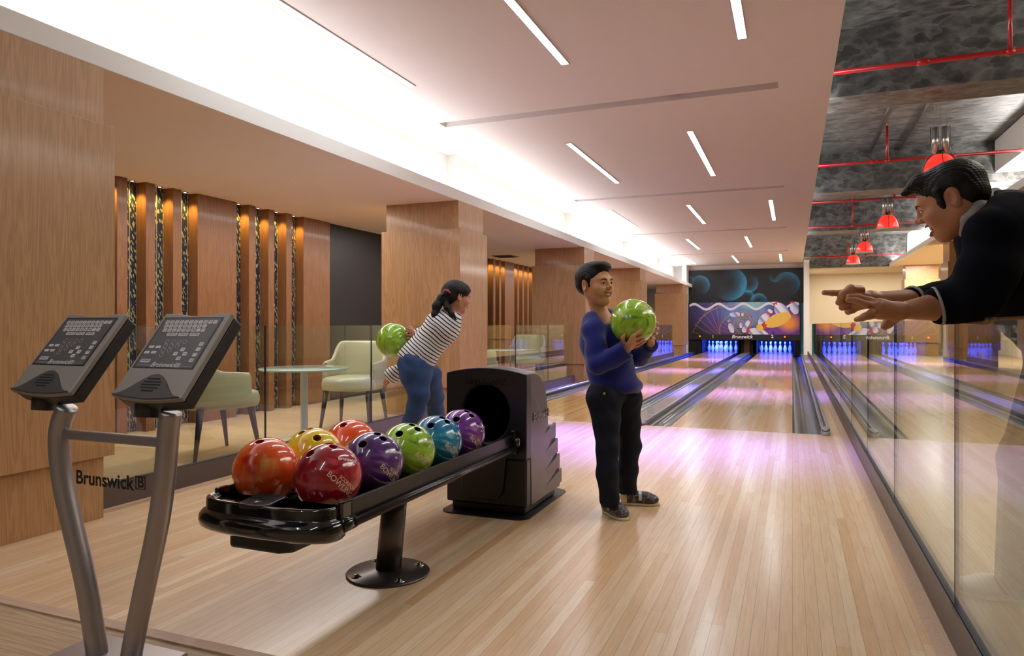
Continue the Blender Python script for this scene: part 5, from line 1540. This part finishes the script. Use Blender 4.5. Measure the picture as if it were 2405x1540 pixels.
core.chain([q(1062, 742, 4.38), q(1038, 768, 4.38), q(1000, 815, 4.38), q(975, 848, 4.38)], [.05, .08, .08, .09])
core.chain([q(975, 860, 4.33), q(988, 925, 4.30), q(957, 1010, 4.32), q(938, 1085, 4.36)], [.07, .045, .038, .03]); core.chain([q(998, 860, 4.45), q(1021, 930, 4.62), q(1027, 1010, 4.72), q(1033, 1075, 4.78)], [.07, .045, .038, .03])
core.chain([q(1050, 752, 4.33), q(1012, 774, 4.42), q(985, 783, 4.465)], [.035, .028, .024]); core.chain([q(1035, 770, 4.46), q(975, 850, 4.56), q(925, 880, 4.60)], [.035, .028, .024])
body = org('body', [headm, hr, hl, core.mesh(.009)], [m_skin2, m_lip], girl, 2, [(lips_region(W, HG, MG, 0, .2), 1)])
face_parts(body, W, HG, girl, 0, smile=.2)
Rm = np.array(MG.to_3x3())
S = Sdf(.014)
E = lambda c, r, k=.008, sub=False: S.ell(W(*c), [v * HG for v in r], Rm, k, sub)
E((-.016, 0, .034), (.094, .080, .078)); E((-.046, 0, .0), (.062, .074, .064)); E((.010, 0, .045), (.080, .076, .060))
E((.100, 0, -.020), (.058, .085, .080), .008, True); E((.040, 0, -.085), (.085, .10, .055), .008, True)
tie = q(1050, 688, 4.33)
S.chain([W(-.075, .02, .02), tie], [.030, .017])
S.chain([tie, q(1038, 700, 4.345), q(1026, 718, 4.33), q(1021, 738, 4.315), q(1015, 754, 4.30)], [.018, .027, .027, .019, .005])
S.chain([tie, q(1046, 704, 4.34), q(1050, 722, 4.315), q(1062, 738, 4.30), q(1071, 750, 4.30)], [.016, .019, .018, .014, .005])
org('hair', [S.mesh(.0035, noise=strands(.0030, 420, 14, q(1045, 690, 4.35) - q(1024, 745, 4.31)))], m_hair, girl, 1)
m_pink = plain('pink_hair_tie', lin(232, 50, 96), .5, 0, 0)
ax_ = (q(1038, 700, 4.345) - W(-.06, .02, .03)).normalized(); a1 = ax_.orthogonal().normalized(); a2 = ax_.cross(a1)
B().tube([tie + (a1 * math.cos(t) + a2 * math.sin(t)) * .0225 for t in [2 * PI * k / 20 for k in range(20)]], .0055, 8, closed=True).build('hair_tie', m_pink, girl)
ax_t = (q(1062, 742, 4.38) - q(972, 850, 4.38)).normalized()
n = N('striped_jersey'); d = n.n('ShaderNodeVectorMath', operation='DOT_PRODUCT'); n.put(d.inputs[0], n.obj()); d.inputs[1].default_value = tuple(ax_t)
w_ = n.math('ADD', d.outputs['Value'], n.math('MULTIPLY', n.noise(n.obj(), 7, 1), .03))
st = n.math('LESS_THAN', n.math('FRACT', n.math('MULTIPLY', w_, 48.0)), .30)
n.set(n.mix(st, lin(236, 232, 234), lin(34, 30, 38)), .8, 0, .2); m_stripe = n.m
S = Sdf(.03)
S.chain([q(1058, 748, 4.38), q(1040, 767, 4.38), q(1002, 812, 4.38), q(982, 838, 4.38), q(972, 852, 4.38)], [.070, .108, .098, .108, .118], .03)
S.chain([q(1056, 756, 4.34), q(1034, 768, 4.38), q(1012, 776, 4.42), q(984, 784, 4.465)], [.058, .050, .044, .040], .02)
S.chain([q(1045, 775, 4.47), q(978, 852, 4.56), q(932, 876, 4.60)], [.055, .044, .046], .02)
S.plane(q(966, 848, 4.38), -ax_t + R_IMG * .25, .004); 
cdg = (q(984, 784, 4.465) - q(1012, 776, 4.42)).normalized()
S.cone(q(1062, 740, 4.38), W(-.02, 0, -.03), .050, .055, .006, True)
sh = S.mesh(.006, noise=wrinkle(.0022, 50, 2.))
S2 = Sdf(.02); S2.chain([q(1000, 830, 4.53), q(970, 856, 4.56), q(928, 878, 4.60), q(920, 882, 4.605)], [.044, .044, .052, .054], .02)
cd_ = (q(928, 878, 4.60) - q(970, 856, 4.56)).normalized(); S2.ball(q(918, 883, 4.607) + cd_ * .050, .055, .004, True)
org('striped_top', [sh, S2.mesh(.006, noise=wrinkle(.002, 60))], m_stripe, girl, 2)
m_jean2 = denim('blue_denim', lin(62, 88, 132), lin(40, 60, 100))
S = Sdf(.03)
S.chain([q(986, 836, 4.38), q(976, 858, 4.355), q(976, 875, 4.335), q(984, 925, 4.30), q(975, 965, 4.31), q(955, 1010, 4.33), q(938, 1075, 4.36)], [.098, .108, .098, .066, .056, .048, .046], .02)
S.chain([q(990, 838, 4.39), q(990, 852, 4.42), q(1003, 880, 4.48), q(1020, 930, 4.62), q(1025, 980, 4.69), q(1033, 1065, 4.78)], [.095, .100, .090, .062, .054, .046], .02)
S.plane(q(985, 832, 4.38), ax_t, .004)
org('jeans', [S.mesh(.006, noise=wrinkle(.003, 60, .5))], m_jean2, girl, 2)
f1 = at(936, 1120, FPX * EYE / (1120 - 762)); f1.z = 0
shoe(f1 + Vector((-.02, -.02, .0)), f1 + Vector((.06, .19, .0)), .07, girl, .036)
f2 = at(1030, 1092, FPX * EYE / (1092 - 762)); f2.z = 0
shoe(f2, f2 + Vector((.05, .20, .0)), .07, girl, .036)

# ---------------------------------------------------------------- the man
man = empty('person', (0, 0, 0), 0, 'man in a navy sweater leaning over the glass railing and pointing', 'person')
zm = 2.15; HM = 1.04
pit = math.radians(24)
_d = at(2232, 762, 1.0); _d = Vector((_d.x, _d.y, 0)).normalized(); R_M = Vector((_d.y, -_d.x, 0))
fm = (R_M * -math.cos(pit) + _d * .06 - UP * math.sin(pit)).normalized()
um = (UP * math.cos(pit) - R_M * math.sin(pit)).normalized()
MM = hframe(at(2232, 470, zm), fm, um)
S = Sdf(.02)
q = at
NB = q(2322, 520, 2.16)
W = head_prims(S, MM, HM, neck=NB, nr=.056, mouth=.013, adult=True, smile=.9)
headm = S.mesh(.0020)
# near (left) hand, palm down, over the railing
hand = Sdf(.012)
hand_prims(hand, q(2108, 731, 1.98), [q(2066, 712, 1.96), q(2062, 719, 1.95), q(2062, 728, 1.955), q(2066, 738, 1.97)],
    [[q(2040, 704, 1.96), q(2016, 697, 1.96), q(1994, 690 + 6, 1.965)], [q(2034, 714, 1.945), q(2012, 706, 1.945), q(1992, 702 + 2, 1.95)], [q(2046, 734, 1.94), q(2030, 742, 1.94), q(2018, 748, 1.945)], [q(2042, 742, 1.965), q(2024, 747, 1.965), q(2012, 750, 1.965)]],
    [q(2098, 748, 2.00), q(2086, 758, 2.01), q(2078, 766, 2.01)], .0098, .0190, .008, (q(2194, 721, 2.03), .040))
hn = hand.mesh(.0018)
hand = Sdf(.012)      # far (right) hand pointing
hand_prims(hand, q(2045, 703, 2.25), [q(2004, 690, 2.22), q(1999, 700, 2.22), q(2001, 711, 2.23), q(2008, 720, 2.25)],
    [[q(1978, 688, 2.20), q(1955, 688, 2.19), q(1936, 687, 2.18)], [q(1975, 700, 2.19), q(1970, 710, 2.20), q(1984, 712, 2.21)], [q(1980, 713, 2.20), q(1978, 722, 2.21), q(1992, 723, 2.22)], [q(1990, 724, 2.23), q(1992, 732, 2.24), q(2004, 730, 2.25)]],
    [q(2018, 682, 2.20), q(1998, 680, 2.165), q(1978, 692, 2.155)], .0105, .0205, .008, (q(2134, 708, 2.28), .040))
hf = hand.mesh(.0018)
core = Sdf(.03)
core.chain([q(2322, 520, 2.16), q(2390, 600, 2.18), q(2500, 740, 2.25), q(2520, 800, 2.28)], [.07, .12, .13, .13])
core.chain([q(2194, 720, 2.03), q(2290, 694, 1.985), q(2345, 560, 2.02)], [.040, .036, .04]); core.chain([q(2134, 708, 2.28), q(2250, 688, 2.34), q(2335, 560, 2.32)], [.038, .030, .04])
foot1, foot2 = Vector((.66, 2.90, 0)), Vector((.80, 2.60, 0))
hp = Vector((.86, 2.68, .93))
core.chain([q(2500, 740, 2.25), hp], [.12, .12])
core.chain([hp + Vector((-.02, .08, 0)), Vector((.74, 2.84, .5)), foot1 + Vector((.06, -.02, .10))], [.08, .055, .042]); core.chain([hp + Vector((.02, -.08, 0)), Vector((.86, 2.60, .5)), foot2 + Vector((.06, -.02, .10))], [.08, .055, .042])
body = org('body', [headm, hn, hf, core.mesh(.010)], [m_skin2, m_lip], man, 2, [(lips_region(W, HM, MM, .013, .9), 1)])
face_parts(body, W, HM, man, .013, smile=.9, gaze=(0, -.1))
Rm = np.array(MM.to_3x3())
S = Sdf(.012)
E = lambda c, r, k=.008, sub=False: S.ell(W(*c), [v * HM for v in r], Rm, k, sub)
E((-.018, 0, .036), (.093, .077, .075)); E((-.048, 0, .0), (.056, .070, .062)); E((.040, 0, .082), (.050, .052, .024), .02)
S.chain([W(.050, -.02, .088), W(.088, -.01, .078)], [.020 * HM, .010 * HM]); S.chain([W(.050, .03, .086), W(.092, .02, .074), W(.100, .022, .076)], [.022 * HM, .010 * HM, .004])
for y in (-1, 1): S.chain([W(.018, y * .068, .03), W(.022, y * .066, -.004), W(.022, y * .064, -.018)], [.012, .010, .007], .008)
E((.090, 0, -.016), (.058, .085, .080), .005, True); E((.044, 0, -.078), (.090, .10, .058), .006, True)
for y in (-1, 1): E((-.008, y * .080, -.008), (.026, .022, .036), .004, True)
org('hair', [S.mesh(.0026, noise=strands(.0014, 560, 16, fm + um * .2))], m_hair, man, 1)
# sweater
m_navy = N('navy_knit'); _n = m_navy.noise(m_navy.obj(), 420, 2); m_navy.set(m_navy.mix(_n, lin(16, 17, 28), lin(7, 8, 14)), .95, 0, .1); m_navy.bump(_n, .3, .002); m_navy = m_navy.m
m_cuff = N('pale_cuff_trim'); _x = m_cuff.noise(m_cuff.obj(), 300, 1); m_cuff.set(m_cuff.mix(_x, lin(190, 184, 178), lin(120, 114, 110)), .8); m_cuff = m_cuff.m
S = Sdf(.04)
S.chain([q(2360, 545, 2.16), q(2400, 600, 2.18), q(2470, 690, 2.22), q(2530, 790, 2.28)], [.130, .165, .165, .150], .05)
S.chain([q(2330, 545, 2.00), q(2372, 530, 2.06)], [.070, .10])
S.chain([q(2345, 560, 2.02), q(2318, 640, 1.98), q(2296, 696, 1.98)], [.082, .072, .064], .03)
S.chain([q(2296, 696, 1.98), q(2250, 708, 2.02), q(2208, 717, 2.035)], [.066, .058, .054], .02)
S.chain([q(2345, 545, 2.30), q(2300, 640, 2.36), q(2256, 688, 2.34), q(2200, 700, 2.32), q(2146, 705, 2.285)], [.085, .070, .058, .050, .044], .02)
for zc_, A_, B_ in ((0, q(2208, 717, 2.035), q(2250, 708, 2.02)), (1, q(2146, 705, 2.285), q(2200, 700, 2.32))):
    dd = (A_ - B_).normalized(); S.ball(A_ + dd * (.060 if zc_ == 0 else .048), .054 if zc_ == 0 else .042, .004, True)
S.cone(q(2295, 500, 2.15), q(2240, 470, 2.15), .066, .09, .006, True)
org('sweater', [S.mesh(.006, noise=wrinkle(.0030, 40, 3.))], m_navy, man, 2)
for A_, B_, r_ in ((q(2208, 717, 2.035), q(2250, 708, 2.02), .0535), (q(2146, 705, 2.285), q(2200, 700, 2.32), .044)):
    dd = (A_ - B_).normalized(); a1 = dd.orthogonal().normalized(); a2 = dd.cross(a1); c_ = A_ + dd * .006
    B().tube([c_ + (a1 * math.cos(t) + a2 * math.sin(t)) * r_ for t in [2*PI*k/28 for k in range(28)]], .0048, 8, closed=True).build('cuff', m_cuff, man)
m_collar = plain('grey_shirt_collar', lin(150, 142, 140), .8, 0, .05)
S = Sdf(.012)
S.chain([q(2336, 458, 2.17), q(2300, 486, 2.07), q(2272, 516, 2.055), q(2262, 548, 2.09)], [.020, .018, .016, .012], .012)
S.chain([q(2336, 458, 2.17), q(2310, 490, 2.25), q(2284, 520, 2.24), q(2266, 548, 2.18)], [.020, .018, .016, .012], .012)
org('shirt_collar', [S.mesh(.003)], m_collar, man, 1)
m_trous = denim('black_trousers', lin(26, 26, 32), lin(16, 16, 20))
S = Sdf(.04)
S.chain([q(2525, 780, 2.27), hp + Vector((0, 0, -.02))], [.150, .150]); 
S.chain([hp + Vector((-.02, .08, -.04)), Vector((.74, 2.84, .5)), foot1 + Vector((.06, -.02, .08))], [.115, .082, .068]); S.chain([hp + Vector((.02, -.08, -.04)), Vector((.86, 2.60, .5)), foot2 + Vector((.06, -.02, .08))], [.115, .082, .068])
org('trousers', [S.mesh(.010)], m_trous, man, 2)
m_wsh = plain('white_shoe', lin(226, 224, 220), .5, 0, .02)
shoe(foot1 + Vector((.14, 0, 0)), foot1 + Vector((-.13, .02, 0)), .08, man, .045, (m_wsh, m_wsh, None, m_wsh), False)
shoe(foot2 + Vector((.16, 0, 0)), foot2 + Vector((-.11, .02, 0)), .08, man, .045, (m_wsh, m_wsh, None, m_wsh), False)
